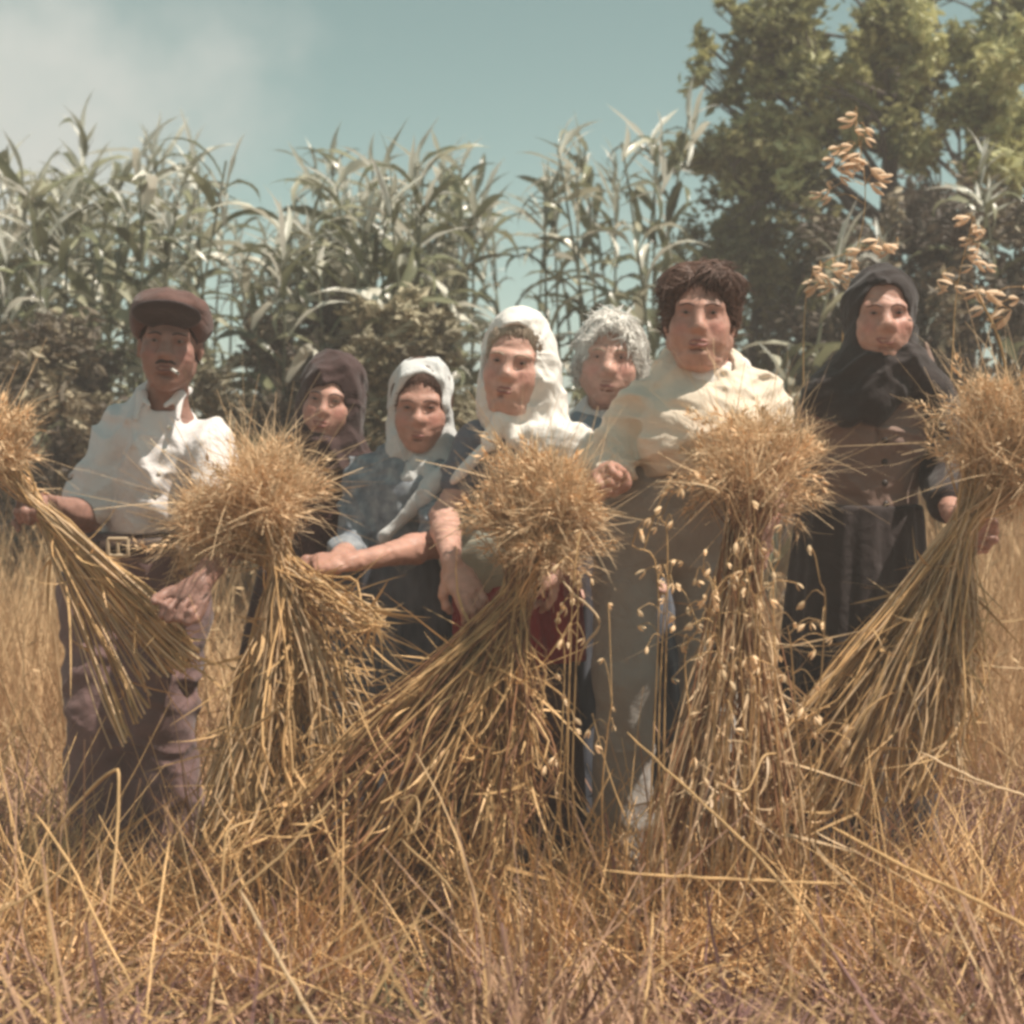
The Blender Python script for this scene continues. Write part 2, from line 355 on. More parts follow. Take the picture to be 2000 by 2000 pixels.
def eyes(par, c, Rm, s, look=(0, -1, 0), brow=None, bw=.0022, open_=.9):
    for sx in (-1, 1):
        L = lambda x, y, z: c + Rm @ (np.array([sx * x, y, z]) * s)
        g = 9; u, v = np.meshgrid(np.linspace(-1, 1, g), np.linspace(-1, 1, 5))
        w = np.sqrt(np.clip(1 - u ** 2, 0, 1)); X = u * .0125; Z = v * .0034 * open_ * w; Yb = -.0845 + .25 * (np.abs(X) ** 1.2) + abs(1) * Z * 0
        V = np.stack([X + .032, Yb, Z + .004], -1).reshape(-1, 3); V[:, 0] *= sx
        idx = np.arange(g * 5).reshape(5, g); Fq = np.stack([idx[:-1, :-1], idx[:-1, 1:], idx[1:, 1:], idx[1:, :-1]], -1).reshape(-1, 4)
        Vw = c + (V * s) @ Rm.T
        e = obj('eye', mesh_np('eye', Vw, Fq, mats=M['eye_white']), par)
        a = np.linspace(0, 2 * np.pi, 9)[:-1]; I = np.stack([.032 + .0045 * np.cos(a), np.full(8, -.0858), .004 + np.clip(.0045 * np.sin(a), -.0036, .0036)], 1)
        I = np.vstack([I, [[.032, -.0866, .004]]]); I[:, 0] *= sx
        o = obj('iris', mesh_np('iris', c + (I * s) @ Rm.T, np.array([[i, (i + 1) % 8, 8] for i in range(8)]), mats=M['iris']), None)
        o.parent = e
        if brow:
            pl = catmull([L(.012, -.0935, .019), L(.028, -.092, .0245), L(.050, -.078, .020)], 7)[None]
            rr = np.array([.7, 1, 1.1, 1.1, 1, .8, .4]) * bw * s
            V2, F2 = tubes(pl, rr[None], 6); obj('eyebrow', mesh_np('eyebrow', V2, F2, mats=brow), par)

def lips(par, c, Rm, s, m, smile=0.):
    L = lambda x, y, z: c + Rm @ (np.array([x, y, z]) * s); w = .024 + smile * .4; dz = smile; parts = []
    for z0, r, bow in ((-.0632, .0036, .0015), (-.0722, .0046, -.0015)):
        zc = z0 if z0 < -.07 else z0
        parts.append(tubes(catmull([L(-w, -.0885, -.0668 + dz), L(-.012, -.0950, zc + bow), L(0, -.0962, zc + bow * .4), L(.012, -.0950, zc + bow), L(w, -.0885, -.0668 + dz)], 13)[None], (np.array([.45, .6, .75, .85, .9, .95, .9, .95, .9, .85, .75, .6, .45]) * r * s)[None], 6))
    V, F = merge(parts); obj('lips', mesh_np('lips', V, F, mats=m), par)
def person(label, c, Rm, s, skin, J, brow=None, h=.0048, ears=True, jaw=1., nose=1., hands=(), neck_r=.052, fat=1., open_=.9, arm_r=1., chest_w=None, group=None, smile=0., age=0., chin=0.):
    """J: neck, chest, pelvis points, arms = list of (shoulder, elbow, wrist)"""
    base = np.array([J['pelvis'][0], J['pelvis'][1], 0])
    par = empty('person', base, label, 'person', group)
    pts = [c, c + [0, 0, .16], J['neck'], J['pelvis'] - np.array([0, 0, .12])] + [p for a in J['arms'] for p in a] + [hd['w'] + unit(np.array(hd['f'], float)) * .17 for hd in hands]
    pts = np.array(pts); F = Field(pts.min(0) - .13, pts.max(0) + .13, h)
    nk = J['neck']; pv = J['pelvis']
    head_sdf(F, c, Rm, s, ears, jaw, nose)
    if chin: F.ell(c + Rm @ (np.array([0, -.035, -.112]) * s), np.array([.045, .040, chin]) * s, Rm, .03)
    F.cap(c + Rm @ (np.array([0, .022, -.05]) * s), nk, neck_r * s * .95, neck_r * s, .03)
    sh = [a[0] for a in J['arms']]; up = unit(nk - pv); ch = nk * .72 + pv * .28
    wid = np.linalg.norm(sh[0] - sh[1]) if len(sh) == 2 else .36
    F.ell(ch, (wid * .37 * fat, .085 * fat, .16), None, .04); F.ell(nk * .35 + pv * .65, (wid * .32 * fat, .08 * fat, .17), None, .05); F.ell(pv, (wid * .34 * fat, .085 * fat, .11), None, .05)
    for (a, b, w) in J['arms']:
        F.cap(nk - up * .045, a - up * .012, .040, .036 * arm_r, .05); F.cap(a - up * .012, b, .038 * arm_r, .036 * arm_r, .02)
        m = b * .7 + w * .3; F.cap(b, m, .036 * arm_r, .037 * arm_r, .02); F.cap(m, w, .037 * arm_r, .023 * arm_r, .015)
    for hd in hands: hand_sdf(F, **hd)
    if age: F.folds(age, [(130, 20, 70), (-70, 30, 150), (40, 20, 170)], int(abs(c[0]) * 100) + 5)
    V, Q = F.nets(); obj('body', mesh_np('body', V, Q, mats=M[skin], attr=head_tint(V, c, Rm, s)), par)
    eyes(par, c, Rm, s, brow=brow, open_=open_); lips(par, c, Rm, s, M['lips_dark'] if skin == 'skin_dark' else M['lips'], smile)
    return par
def garment(par, name, lo, hi, h, build, m, label=None):
    F = Field(lo, hi, h); build(F); V, Q = F.nets()
    o = obj(name, mesh_np(name, V, Q, mats=m), par)
    if label: o['label'] = label
    return o
def head_shell(par, name, c, Rm, s, build, m, h=.0045, ext=.2, low=.2):
    return garment(par, name, c - np.array([ext, ext, low]), c + np.array([ext, ext, .2]), h, build, m)

from mathutils.bvhtree import BVHTree
def strands(par, ho, c, Rm, s, n, m, L=.04, r=.0009, lift=.002, part=(.02, .02, .13), seed=1, ymax=9):
    """fine locks combed away from the parting over a hair shape"""
    me = ho.data; k = len(me.vertices); V = np.zeros(k * 3, np.float32); me.vertices.foreach_get('co', V); V = V.reshape(-1, 3).astype(float)
    Nn = np.zeros(k * 3, np.float32); me.vertex_normals.foreach_get('vector', Nn); Nn = Nn.reshape(-1, 3).astype(float)
    rs = np.random.default_rng(seed); ok = np.nonzero(((V - c) @ Rm / s)[:, 1] < ymax)[0]; i = ok[rs.integers(0, len(ok), n)]; p = V[i]; nn = Nn[i]; q = c + Rm @ (np.array(part) * s)
    d = p - q + rs.normal(size=(n, 3)) * .02; d = unit(d - nn * (d * nn).sum(1, keepdims=True)) ; ln = L * rs.uniform(.5, 1.4, n)[:, None]; w = unit(np.cross(d, nn)) * rs.normal(size=(n, 1)) * .35
    t = np.linspace(0, 1, 6)[None, :, None]; curv = nn[:, None, :] * (lift + .25 * lift * np.sin(t * 9 + rs.uniform(0, 6, (n, 1, 1)))) - nn[:, None, :] * (t ** 2) * ln[:, None] ** 2 / (.17 * s)
    Pl = p[:, None, :] + d[:, None, :] * ln[:, None] * t + w[:, None, :] * ln[:, None] * t ** 2 + curv
    Vt, F = tubes(Pl, np.broadcast_to(np.array([.7, 1, 1, .9, .7, .3])[None] * r * 2, (n, 6)), 3)
    o = obj('strands', mesh_np('strands', Vt, F, mats=m)); o.parent = ho; tag(o, kind='stuff')
def buttons(par, go, pts, m, r=.0065):
    me = go.data; nv = len(me.vertices); V = np.zeros(nv * 3, np.float32); me.vertices.foreach_get('co', V); nf = len(me.polygons); L = np.zeros(nf * 4, np.int32); me.loops.foreach_get('vertex_index', L)
    V = V.reshape(-1, 3); L = L.reshape(-1, 4); lo = np.min([p for p in pts], 0) - .05; hi = np.max([p for p in pts], 0) + .05
    cen = V[L[:, 0]]; sel = (cen[:, 0] > lo[0]) & (cen[:, 0] < hi[0]) & (cen[:, 2] > lo[2]) & (cen[:, 2] < hi[2]); bv = BVHTree.FromPolygons([tuple(v) for v in V.tolist()], L[sel].tolist())
    for p in pts:
        h, nn, _, _ = bv.ray_cast(Vector((p[0], p[1] - .6, p[2])), Vector((0, 1, 0)))
        if h is None: continue
        a = np.linspace(0, 2 * np.pi, 11)[:-1]; Z = Vector((0, 0, 1)); nv_ = nn if nn.y < 0 else -nn; x = nv_.cross(Z).normalized(); y = nv_.cross(x)
        ring = [h + nv_ * .0015 + x * r * math.cos(t) + y * r * math.sin(t) for t in a]; top = [h + nv_ * .004 + x * r * .85 * math.cos(t) + y * r * .85 * math.sin(t) for t in a]; Vb = ring + top + [h + nv_ * .0032]
        Fb = [[i, (i + 1) % 10, 10 + (i + 1) % 10, 10 + i] for i in range(10)]; Ft = [[10 + i, 10 + (i + 1) % 10, 20] for i in range(10)]
        obj('button', mesh_np('button', np.array([list(v) for v in Vb]), [np.array(Fb), np.array(Ft)], mats=m), par)

# ------------------------------------------------------------------ ground
def ground_z(x, y):
    x = np.asarray(x, float); y = np.asarray(y, float)
    sm = lambda t: np.clip(t, 0, 1) ** 2 * (3 - 2 * np.clip(t, 0, 1))
    z = .34 * sm((y - 4.6) / 4.4) + .22 * sm((x - 1.0) / 1.6) * sm((y - 4.2) / 2.5) + .05 * sm((-x - 1.1) / 1.2) * sm((y - 4.2) / 2)
    z = z + (.018 * np.sin(x * 3.1 + y * 1.7) + .014 * np.sin(x * 5.3 - y * 4.1 + 1)) * np.exp(-((y - 3) / 6) ** 2)
    return z - .006 * np.clip(y - 30, 0, None)
gx = np.unique(np.concatenate([np.linspace(-6, 6, 121), np.linspace(-60, 60, 25), np.linspace(-900, 900, 19)]))
gy = np.unique(np.concatenate([np.linspace(-2, 14, 161), np.linspace(-40, 80, 25), np.linspace(-900, 1200, 22)]))
X, Y = np.meshgrid(gx, gy); Z = ground_z(X, np.abs(Y)); n0, n1 = X.shape
idx = np.arange(n0 * n1).reshape(n0, n1); Fq = np.stack([idx[:-1, :-1], idx[:-1, 1:], idx[1:, 1:], idx[1:, :-1]], -1).reshape(-1, 4)
tag(obj('ground', mesh_np('ground', np.stack([X, Y, Z], -1).reshape(-1, 3), Fq, mats=M['soil'])), kind='structure')

# thin haze volume added to lift the dark tones, standing in for lens veil
hv = np.array([[x, y, z] for x in (-960, 960) for y in (-960, 1260) for z in (-11, 6.2)], float)
hz = mesh_np('haze', hv, np.array([[0, 1, 3, 2], [4, 6, 7, 5], [0, 4, 5, 1], [2, 3, 7, 6], [0, 2, 6, 4], [1, 5, 7, 3]]), smooth=False)
hm = bpy.data.materials.new('haze'); hm.use_nodes = True; hm.node_tree.nodes.clear()
ho = N(hm.node_tree, 'ShaderNodeOutputMaterial'); pvn = N(hm.node_tree, 'ShaderNodeVolumePrincipled'); pvn.inputs['Density'].default_value = HAZE; pvn.inputs['Color'].default_value = (.97, .87, .82, 1)
hm.node_tree.links.new(pvn.outputs[0], ho.inputs['Volume']); hz.materials.append(hm); tag(obj('haze', hz), kind='stuff')

def wander(n, S, base, dirv, ln, bend, jit=.0):
    """n curved polylines from base along dirv, bending by a random amount"""
    t = np.linspace(0, 1, S)[None, :, None]; d = unit(dirv)
    side = unit(rng.normal(size=(n, 3))) * bend[:, None]
    return base[:, None, :] + d[:, None, :] * ln[:, None, None] * t + side[:, None, :] * ln[:, None, None] * t ** 2 + rng.normal(size=(n, S, 3)) * jit * (t > 0)
def scatter(n, x0, x1, y0, y1, wedge=True):
    y = np.sqrt(rng.uniform(y0 ** 2, y1 ** 2, n)) if wedge else rng.uniform(y0, y1, n)
    x = rng.uniform(x0, x1, n) * (y if wedge else 1); return x, y
def field(name, n, xr, yr, hmin, hmax, wid, m, lean=.35, bend=.35, S=5, wedge=True, cat='dry grass', z0=-.02, flat=0, patch=0, seed=3.5):
    x, y = scatter(n, *xr, *yr, wedge)
    if patch:
        k = vnoise(np.stack([x * 4.2, y * 3.2, x * 0 + seed], 1)) * .6 + vnoise(np.stack([x * 11, y * 9, x * 0 + seed], 1)) * .4 > patch; x, y = x[k], y[k]; n = len(x)
    z = ground_z(x, y) + z0
    d = rng.normal(size=(n, 3)) * lean; d[:, 2] = 1 - flat * rng.uniform(0, 1, n); d = unit(d)
    ln = rng.uniform(hmin, hmax, n) * (.6 + .4 * np.sin(x * 4 + y * 3) ** 2)
    b = rng.uniform(0, bend, n); Pl = wander(n, S, np.stack([x, y, z], 1), d, ln, b)
    Pl[:, :, 2] = np.maximum(Pl[:, :, 2], ground_z(Pl[:, :, 0], Pl[:, :, 1]) + .004)
    w = wid * rng.uniform(.6, 1.4, n)[:, None] * np.linspace(1, .25, S)[None]
    V, F = ribbons(Pl, w, unit(rng.normal(size=(n, 3)) * [1, .6, .25]))
    return tag(obj(name, mesh_np(name, V, F, smooth=False, mats=m)), cat=cat, kind='stuff')
def seedheads(name, n, xr, yr, z0, z1, size, m, cat):
    x, y = scatter(n, *xr, *yr); z = ground_z(x, y) + rng.uniform(z0, z1, n); d = unit(rng.normal(size=(n, 3)) + [0, 0, .6])
    Pl = wander(n, 4, np.stack([x, y, z], 1), d, rng.uniform(.5, 1.5, n) * size, rng.uniform(0, .5, n))
    V, F = ribbons(Pl, size * .22 * np.array([.3, 1, .9, .1])[None] * rng.uniform(.6, 1.4, n)[:, None], unit(rng.normal(size=(n, 3))))
    return tag(obj(name, mesh_np(name, V, F, smooth=False, mats=m)), cat=cat, kind='stuff')
tag(field('dry_grass', 26000, (-.55, .55), (4.45, 9.8), .22, .80, .008, M['grass'], .5, .6), 'pale dry grass standing over the field behind the reapers')
tag(field('trampled_straw', 27000, (-.45, .45), (2.2, 4.7), .08, .36, .0095, M['grass_near'], .9, 1.5, S=6, flat=.95, patch=.50), 'trampled brown straw and stubble lying in patches at the front of the field')
tag(field('dead_weeds', 12000, (-.45, .45), (2.2, 4.6), .05, .24, .014, M['dead'], .9, 1.4, S=6, flat=.7, patch=.5, seed=8.1), 'dark dead weeds matted between the straw')
tag(field('stubble', 3400, (-.45, .45), (2.3, 4.6), .10, .36, .0070, M['straw'], .55, 1.0, S=6, patch=.45, seed=6.2), 'upright golden stubble among the trampled straw')
tag(field('long_loose_straw', 800, (-.45, .45), (2.2, 4.4), .30, .75, .0085, M['straw'], 1.2, .6, S=7, flat=.85, z0=.04), 'long loose straws strewn every way over the stubble')
tag(field('low_weeds', 5000, (-.45, .45), (2.2, 4.3), .04, .14, .016, M['weeds'], .8, 1.0, S=4, patch=.52, seed=1.3), 'dull olive weeds creeping between the stubble')
tag(field('standing_crop', 5000, (-.42, -.23), (4.9, 8.5), .65, 1.0, .008, M['grass'], .25, .4, S=6), 'tall golden crop still standing behind the man at the far left')
tag(field('standing_crop', 5000, (.25, .42), (4.7, 8.0), .55, .90, .008, M['grass'], .3, .5, S=6), 'tall golden crop still standing at the far right behind the raised sheaf')
tag(field('piled_straw', 5200, (-.42, .42), (3.05, 3.62), .16, .52, .0065, M['straw'], .75, 1.0, S=7, flat=.6, patch=.40, seed=4.4), 'messy straw piled and leaning round the feet of the sheaves')
tag(seedheads('chaff', 6500, (-.45, .45), (2.2, 4.6), .02, .20, .022, M['grass'], 'chaff'), 'loose chaff and seed husks scattered over the straw')
tag(seedheads('grass_heads', 7000, (-.55, .55), (4.5, 9.5), .2, .75, .035, M['grass'], 'grass heads'), 'ripe seed heads over the standing grass behind')

# ------------------------------------------------------------------ maize
def leaf_mesh(L, w, droop, seed, fold=.25, S=9):
    rs = np.random.default_rng(seed); t = np.linspace(0, 1, S); a0 = R(rs.uniform(35, 70)); ang = a0 - droop * t ** 1.3
    dx = np.cos(ang) * L / (S - 1); dz = np.sin(ang) * L / (S - 1)
    x = np.concatenate([[0], np.cumsum(dx[:-1])]); z = np.concatenate([[0], np.cumsum(dz[:-1])])
    y = .04 * np.sin(t * 4 + rs.uniform(0, 6)) * L
    wd = w * np.sin(np.pi * np.clip(t * .9 + .08, 0, 1)) ** .7 * (1 - t ** 4); tw = rs.uniform(-1.2, 1.2) * t
    V = []
    for i in range(S):
        c = np.array([x[i], y[i], z[i]]); s = np.array([math.sin(tw[i]) * .6, math.cos(tw[i]), math.sin(tw[i]) * .5]); up = np.array([-math.sin(ang[i]), 0, math.cos(ang[i])])
        wav = .12 * wd[i] * math.sin(i * 2.1 + seed)
        V += [c + s * wd[i] * .5 + up * (wd[i] * fold + wav), c, c - s * wd[i] * .5 + up * (wd[i] * fold - wav)]
    F = []
    for i in range(S - 1):
        for k in (0, 1): a = i * 3 + k; F.append([a, a + 1, a + 4, a + 3])
    return np.array(V), np.array(F)
LEAF = []; TIP = []
for i in range(10):
    V, F = leaf_mesh(random.uniform(.40, .70), random.uniform(.055, .092), random.uniform(1.0, 2.8), i); LEAF.append(mesh_np('maize_leaf', V, F, mats=M['maize_leaf']))
for i in range(5):
    V, F = leaf_mesh(random.uniform(.22, .38), random.uniform(.026, .042), random.uniform(.2, 1.5), 40 + i); TIP.append(mesh_np('maize_tip_leaf', V, F, mats=M['tip_leaf']))
def stalk_mesh(H, lean, seed):
    rs = np.random.default_rng(seed); t = np.linspace(0, 1, 14)
    pl = np.stack([lean[0] * t ** 2 * H + .02 * np.sin(t * 5 + seed), lean[1] * t ** 2 * H, t * H], 1)
    rad = .0135 * (1 - .6 * t) * (1 + .12 * (np.arange(14) % 2)); V, F = tubes(pl[None], rad[None], 6)
    return pl, mesh_np('maize_stalk', V, F, mats=M['stalk'])
def maize(px, ytop, d, label, group, nleaf=14, low=.25, leafscale=1.0):
    g = P(px, 1100, d); gz = float(ground_z(g[0], g[1])); H = P(px, ytop, d)[2] - gz - .12
    e = empty('maize_plant', (g[0], g[1], gz), label, 'maize plant', group)
    pl, sm = stalk_mesh(H, (random.uniform(-.12, .12), random.uniform(-.06, .06)), random.randrange(999))
    o = obj('stalk', sm, e, world=False)
    az = random.uniform(0, 6.28)
    for k in range(nleaf):
        t = low + (1 - low) * (k + random.uniform(0, .8)) / nleaf; i = min(int(t * 13), 12); u = t * 13 - i; p = pl[i] * (1 - u) + pl[i + 1] * u
        l = obj('leaf', random.choice(LEAF), e, world=False); az += math.pi + random.uniform(-.9, .9)
        s = leafscale * random.uniform(.75, 1.2) * (1.15 - .35 * t); l.location = p; l.rotation_euler = (random.uniform(-.6, .6), random.uniform(-.3, .6) + (1.0 if random.random() < .18 else 0), az); l.scale = (s, s, s)
    for k in range(random.randint(5, 8)):
        l = obj('leaf', random.choice(TIP), e, world=False); l.location = pl[-1] - [0, 0, random.uniform(0, .35)]
        l.rotation_euler = (random.uniform(-.4, .4), random.uniform(-.6, .5), random.uniform(0, 6.28)); s = random.uniform(.6, 1.2); l.scale = (s, s, s)
    return e
def pick(px, edges, words): return words[int(np.searchsorted(edges, px))]
for i in range(52):
    px = -60 + 435 * (i + random.random()) / 52
    w = pick(px, [80, 180, 260, 350], ['crowded at the very left edge', 'dense above the shaded left bush', 'just left of the flat cap', 'straight behind the flat cap', 'at the right rim of the left stand'])
    maize(px, 310 + 40 * math.sin(i * 2.3) + random.uniform(-55, 110) + (60 if px < 60 else 0), random.uniform(6.9, 9.2), 'green maize plant ' + w, 'maize plants ' + w, 19, .12)
for k, (px, yt, d) in enumerate(((425, 300, 7.6), (398, 420, 8.4), (455, 400, 8.8), (500, 440, 9.0), (545, 470, 8.6))):
    maize(px, yt, d, ['tallest slender maize plant standing alone against the sky right of the flat cap', 'short maize plant closest to the flat cap in the gap', 'middle maize plant of the see-through gap right of the cap', 'far low maize plant at the gap\'s right', 'lowest maize plant where the gap meets the middle stand'][k], None, 7, .45, .62)
for i in range(54):
    px = 520 + 390 * (i + random.random()) / 54; w = pick(px, [600, 720, 830], ['above and left of the dark brown headscarf', 'above the dark brown headscarf', 'above the leaf-print blouse and its pale headscarf', 'at the right rim of the middle stand'])
    top = np.interp(px, [500, 600, 700, 780, 900, 960], [430, 350, 300, 275, 290, 360])
    maize(px, top + random.uniform(-25, 150), random.uniform(6.8, 9.0), 'leafy maize plant ' + w, 'maize plants ' + w, 19, .15)
for k, (px, yt, d) in enumerate(((968, 390, 8.5), (1010, 430, 9.2), (1045, 400, 8.8), (930, 330, 8.2))):
    maize(px, yt, d, ['thin maize plant left of the gap above the big white headscarf', 'lowest thin maize plant right above the big white headscarf', 'thin maize plant between the white headscarf and the dark stems', 'thin maize plant leaning out of the middle stand into the gap'][k], None, 7, .4, .62)
for k, (px, yt, d) in enumerate(((1085, 320, 7.8), (1110, 290, 8.2), (1140, 260, 7.6), (1165, 235, 8.0), (1192, 250, 7.5), (1215, 300, 8.3), (1240, 225, 7.7), (1262, 190, 7.9), (1285, 240, 8.1), (1310, 250, 7.6), (1340, 400, 8.3), (1130, 350, 8.6), (1225, 330, 8.9), (1360, 470, 8.7))):
    w = pick(px, [1150, 1250, 1320], ['left part of the bare-stemmed group above the pale-haired woman', 'middle of the bare-stemmed group', 'tallest bare-stemmed group left of the wavy brown hair', 'low plants directly over the wavy brown hair'])
    maize(px, yt, d, 'dark maize plant with glint-painted tips, ' + w, 'dark maize plants, ' + w, 16, .36, .85)
for k, (px, yt, d) in enumerate(((1555, 420, 7.0), (1500, 640, 6.6), (1835, 300, 7.2), (1960, 330, 7.0), (1770, 420, 7.4))):
    maize(px, yt, d, ['drying maize plant between the brown hair and the black headscarf', 'short pale maize plant just right of the cream jacket shoulder', 'drying maize plant rising over the column of oat spikelets', 'drying maize plant near the right edge under the tree', 'drying maize plant right behind the black headscarf'][k], None, 12, .3, .9)

# ------------------------------------------------------------------ trees and shrubs
def leaves(centers, radii, n, size, squash=1.0, shell=.4):
    """n leaf faces in clumps; returns V, F, value per vertex (light and dark foliage)"""
    w = np.array(radii) ** 2; k = rng.choice(len(centers), n, p=w / w.sum()); c = np.array(centers)[k]; r = np.array(radii)[k]
    sub = c + rng.normal(size=(n, 3)) * 0; m_ = 14                     # each clump is itself a bunch of sprays along small twigs
    so_ = unit(rng.normal(size=(len(centers), m_, 3))) * rng.uniform(.25, 1.25, (len(centers), m_, 1)); j = rng.integers(0, m_, n)
    p = c + so_[k, j] * r[:, None] * rng.uniform(.55, 1.1, n)[:, None] + rng.normal(size=(n, 3)) * (r * .17)[:, None]
    a = unit(rng.normal(size=(n, 3)) * [1, 1, .6] + [0, 0, -.3]); b = unit(np.cross(a, rng.normal(size=(n, 3)))); nn = np.cross(a, b)
    s = size * rng.uniform(.6, 1.35, n)[:, None]
    V = np.stack([p - a * s, p + b * s * .42 + nn * s * .16, p + a * s, p - b * s * .42 + nn * s * .16], 1).reshape(-1, 3)
    i = np.arange(n)[:, None] * 4; F = np.concatenate([i + [[0, 1, 2]], i + [[0, 2, 3]]])
    cv = rng.uniform(0, 1, len(centers)); val = np.clip(.55 * cv[k] + .45 * rng.uniform(0, 1, n), 0, 1)
    return V, F, np.repeat(val, 4)
def foliage(name, par, centers, radii, n, size, m, **kw):
    V, F, v = leaves(centers, radii, n, size, **kw)
    return obj(name, mesh_np(name, V, F, smooth=False, mats=m, attr=np.stack([v] * 3, 1)), par)
M['tree_leaf'] = leafmat('tree_leaf', [(0, (.11, .11, .055)), (.25, (.23, .23, .11)), (.55, (.46, .445, .20)), (1, (.80, .76, .42))], byobj=False, rough=.5, trans=.3)
M['olive_leaf'] = leafmat('olive_leaf', [(0, (.13, .12, .06)), (.5, (.28, .255, .12)), (1, (.60, .54, .28))], byobj=False, rough=.5, trans=.35)
M['dark_leaf'] = leafmat('thicket_leaf', [(0, (.09, .07, .055)), (.5, (.14, .11, .08)), (.8, (.25, .20, .13)), (1, (.60, .50, .34))], byobj=False, rough=.6, trans=.25)
M['scrub_leaf'] = leafmat('scrub_leaf', [(0, (.10, .085, .06)), (.5, (.24, .20, .12)), (1, (.62, .55, .38))], byobj=False, rough=.6, trans=.25)
def tree(label, trunkpts, r0, limbs, clumps, n, size, m, d):
    base = trunkpts[0].copy(); base[2] = float(ground_z(base[0], base[1])) - .05; trunkpts[0] = base
    e = empty('tree', base, label, 'tree')
    pl = catmull(trunkpts, 18); rr = np.linspace(r0, r0 * .35, 18) * (1 + .06 * np.sin(np.arange(18) * 2.1)); parts = [tubes(pl[None], rr[None], 8)]
    centers, radii = [c for c, r in clumps], [r for c, r in clumps]
    for c, r in clumps:                                         # a limb from the trunk to each clump
        z = np.clip(c[2] - np.hypot(c[0] - pl[:, 0].mean(), .3) * .7, pl[2, 2], pl[-1, 2]); i = int(np.argmin(np.abs(pl[:, 2] - z)))
        mid = (pl[i] + c) / 2 + rng.normal(size=3) * .08; q = catmull([pl[i], mid, c], 8)
        parts.append(tubes(q[None], np.linspace(rr[i] * .38, .006, 8)[None], 5))
        for _ in range(4):
            tip = c + unit(rng.normal(size=3)) * r * .95; parts.append(tubes(catmull([q[5], (q[6] + tip) / 2 + rng.normal(size=3) * .03, tip], 6)[None], np.linspace(.007, .002, 6)[None], 4))
    V, F = merge(parts); obj('trunk', mesh_np('trunk', V, F, mats=M['bark']), e)
    foliage('crown', e, centers, radii, n, size, m)
    return e
def clump_set(boxes, d0, d1, rmin, rmax):
    out = []
    for (x0, y0, x1, y1, k) in boxes:
        for _ in range(k): out.append((P(random.uniform(x0, x1), random.uniform(y0, y1), random.uniform(d0, d1)), random.uniform(rmin, rmax)))
    return out
cl = clump_set([(1480, -60, 1780, 130, 17), (1500, 110, 1760, 260, 9), (1450, 240, 1640, 330, 5)], 8.2, 9.6, .14, .25)
cl += [(P(x, y, 8.6), r) for x, y, r in ((1368, 75, .08), (1375, 110, .08), (1360, 150, .09), (1455, 45, .13), (1442, 110, .11), (1430, 185, .14), (1470, 140, .10), (1500, 60, .14), (1510, 240, .14), (1490, 165, .08), (1450, 25, .08), (1410, 10, .07), (1520, 330, .16), (1400, 195, .06))]
tree('tallest leafy tree at the right with fine twigs reaching over the open sky', [P(1715, 1050, 8.9), P(1722, 700, 8.9), P(1735, 400, 8.9), P(1745, 150, 8.9), P(1760, -80, 8.9)], .085, None, cl, 9800, .048, M['tree_leaf'], 8.9)
cl = clump_set([(1760, -60, 2060, 140, 16), (1850, 120, 2060, 330, 9), (1760, 160, 1850, 330, 4)], 8.0, 9.6, .14, .25)
tree('leafy tree cut by the right edge of the picture with a pale crooked branch', [P(1880, 1050, 9.3), P(1890, 700, 9.3), P(1885, 400, 9.3), P(1930, 100, 9.3), P(1950, -60, 9.3)], .07, None, cl, 8000, .048, M['tree_leaf'], 9.3)
cl = clump_set([(1400, 310, 1560, 420, 9), (1370, 400, 1620, 560, 14), (1400, 540, 1640, 700, 13), (1350, 270, 1440, 320, 2)], 8.4, 9.4, .12, .22)
tree('small yellow-green tree beside the wavy brown hair', [P(1470, 1050, 8.9), P(1465, 750, 8.9), P(1480, 550, 8.9), P(1475, 380, 8.9), P(1450, 300, 8.9)], .04, None, cl, 12000, .036, M['olive_leaf'], 8.9)
def shrub(label, boxes, d0, d1, n, size, m, rmin=.1, rmax=.22, group=None):
    cl = clump_set(boxes, d0, d1, rmin, rmax); cs = np.array([c for c, r in cl]); b = cs.mean(0); b[2] = float(ground_z(b[0], b[1])) - .03
    e = empty('shrub', b, label, 'shrub', group); parts = []
    for c, r in cl:
        parts.append(tubes(catmull([b + rng.normal(size=3) * [.08, .08, 0], (b + c) / 2 + rng.normal(size=3) * .08, c], 8)[None], np.linspace(.014, .004, 8)[None], 5))
    V, F = merge(parts); obj('stems', mesh_np('stems', V, F, mats=M['bark']), e)
    foliage('foliage', e, [c for c, r in cl], [r for c, r in cl], n, size, m)
shrub('dark thicket of stems and leaves behind the black headscarf', [(1590, 420, 1840, 640, 16), (1560, 600, 1700, 800, 8), (1560, 750, 1660, 880, 5)], 7.2, 8.6, 8000, .036, M['dark_leaf'], .14, .26)
shrub('brown tangled thicket filling the right edge above the raised sheaf', [(1800, 400, 2080, 640, 16), (1790, 600, 2080, 820, 14)], 6.6, 8.4, 9000, .036, M['dark_leaf'], .14, .26)
shrub('shaded bush of broad leaves at the left edge below the maize', [(-80, 640, 210, 900, 20), (-60, 880, 150, 1000, 7)], 6.2, 7.4, 9000, .036, M['dark_leaf'], .12, .22)
shrub('sunlit scrubby bush behind the man\'s shoulder', [(160, 760, 260, 880, 5), (390, 735, 470, 830, 5), (400, 800, 560, 900, 5)], 6.4, 7.2, 4500, .028, M['scrub_leaf'], .08, .15)
shrub('dark bush behind the dark brown headscarf', [(470, 640, 700, 820, 14), (640, 600, 760, 800, 8)], 6.8, 7.8, 7000, .036, M['dark_leaf'], .12, .2)
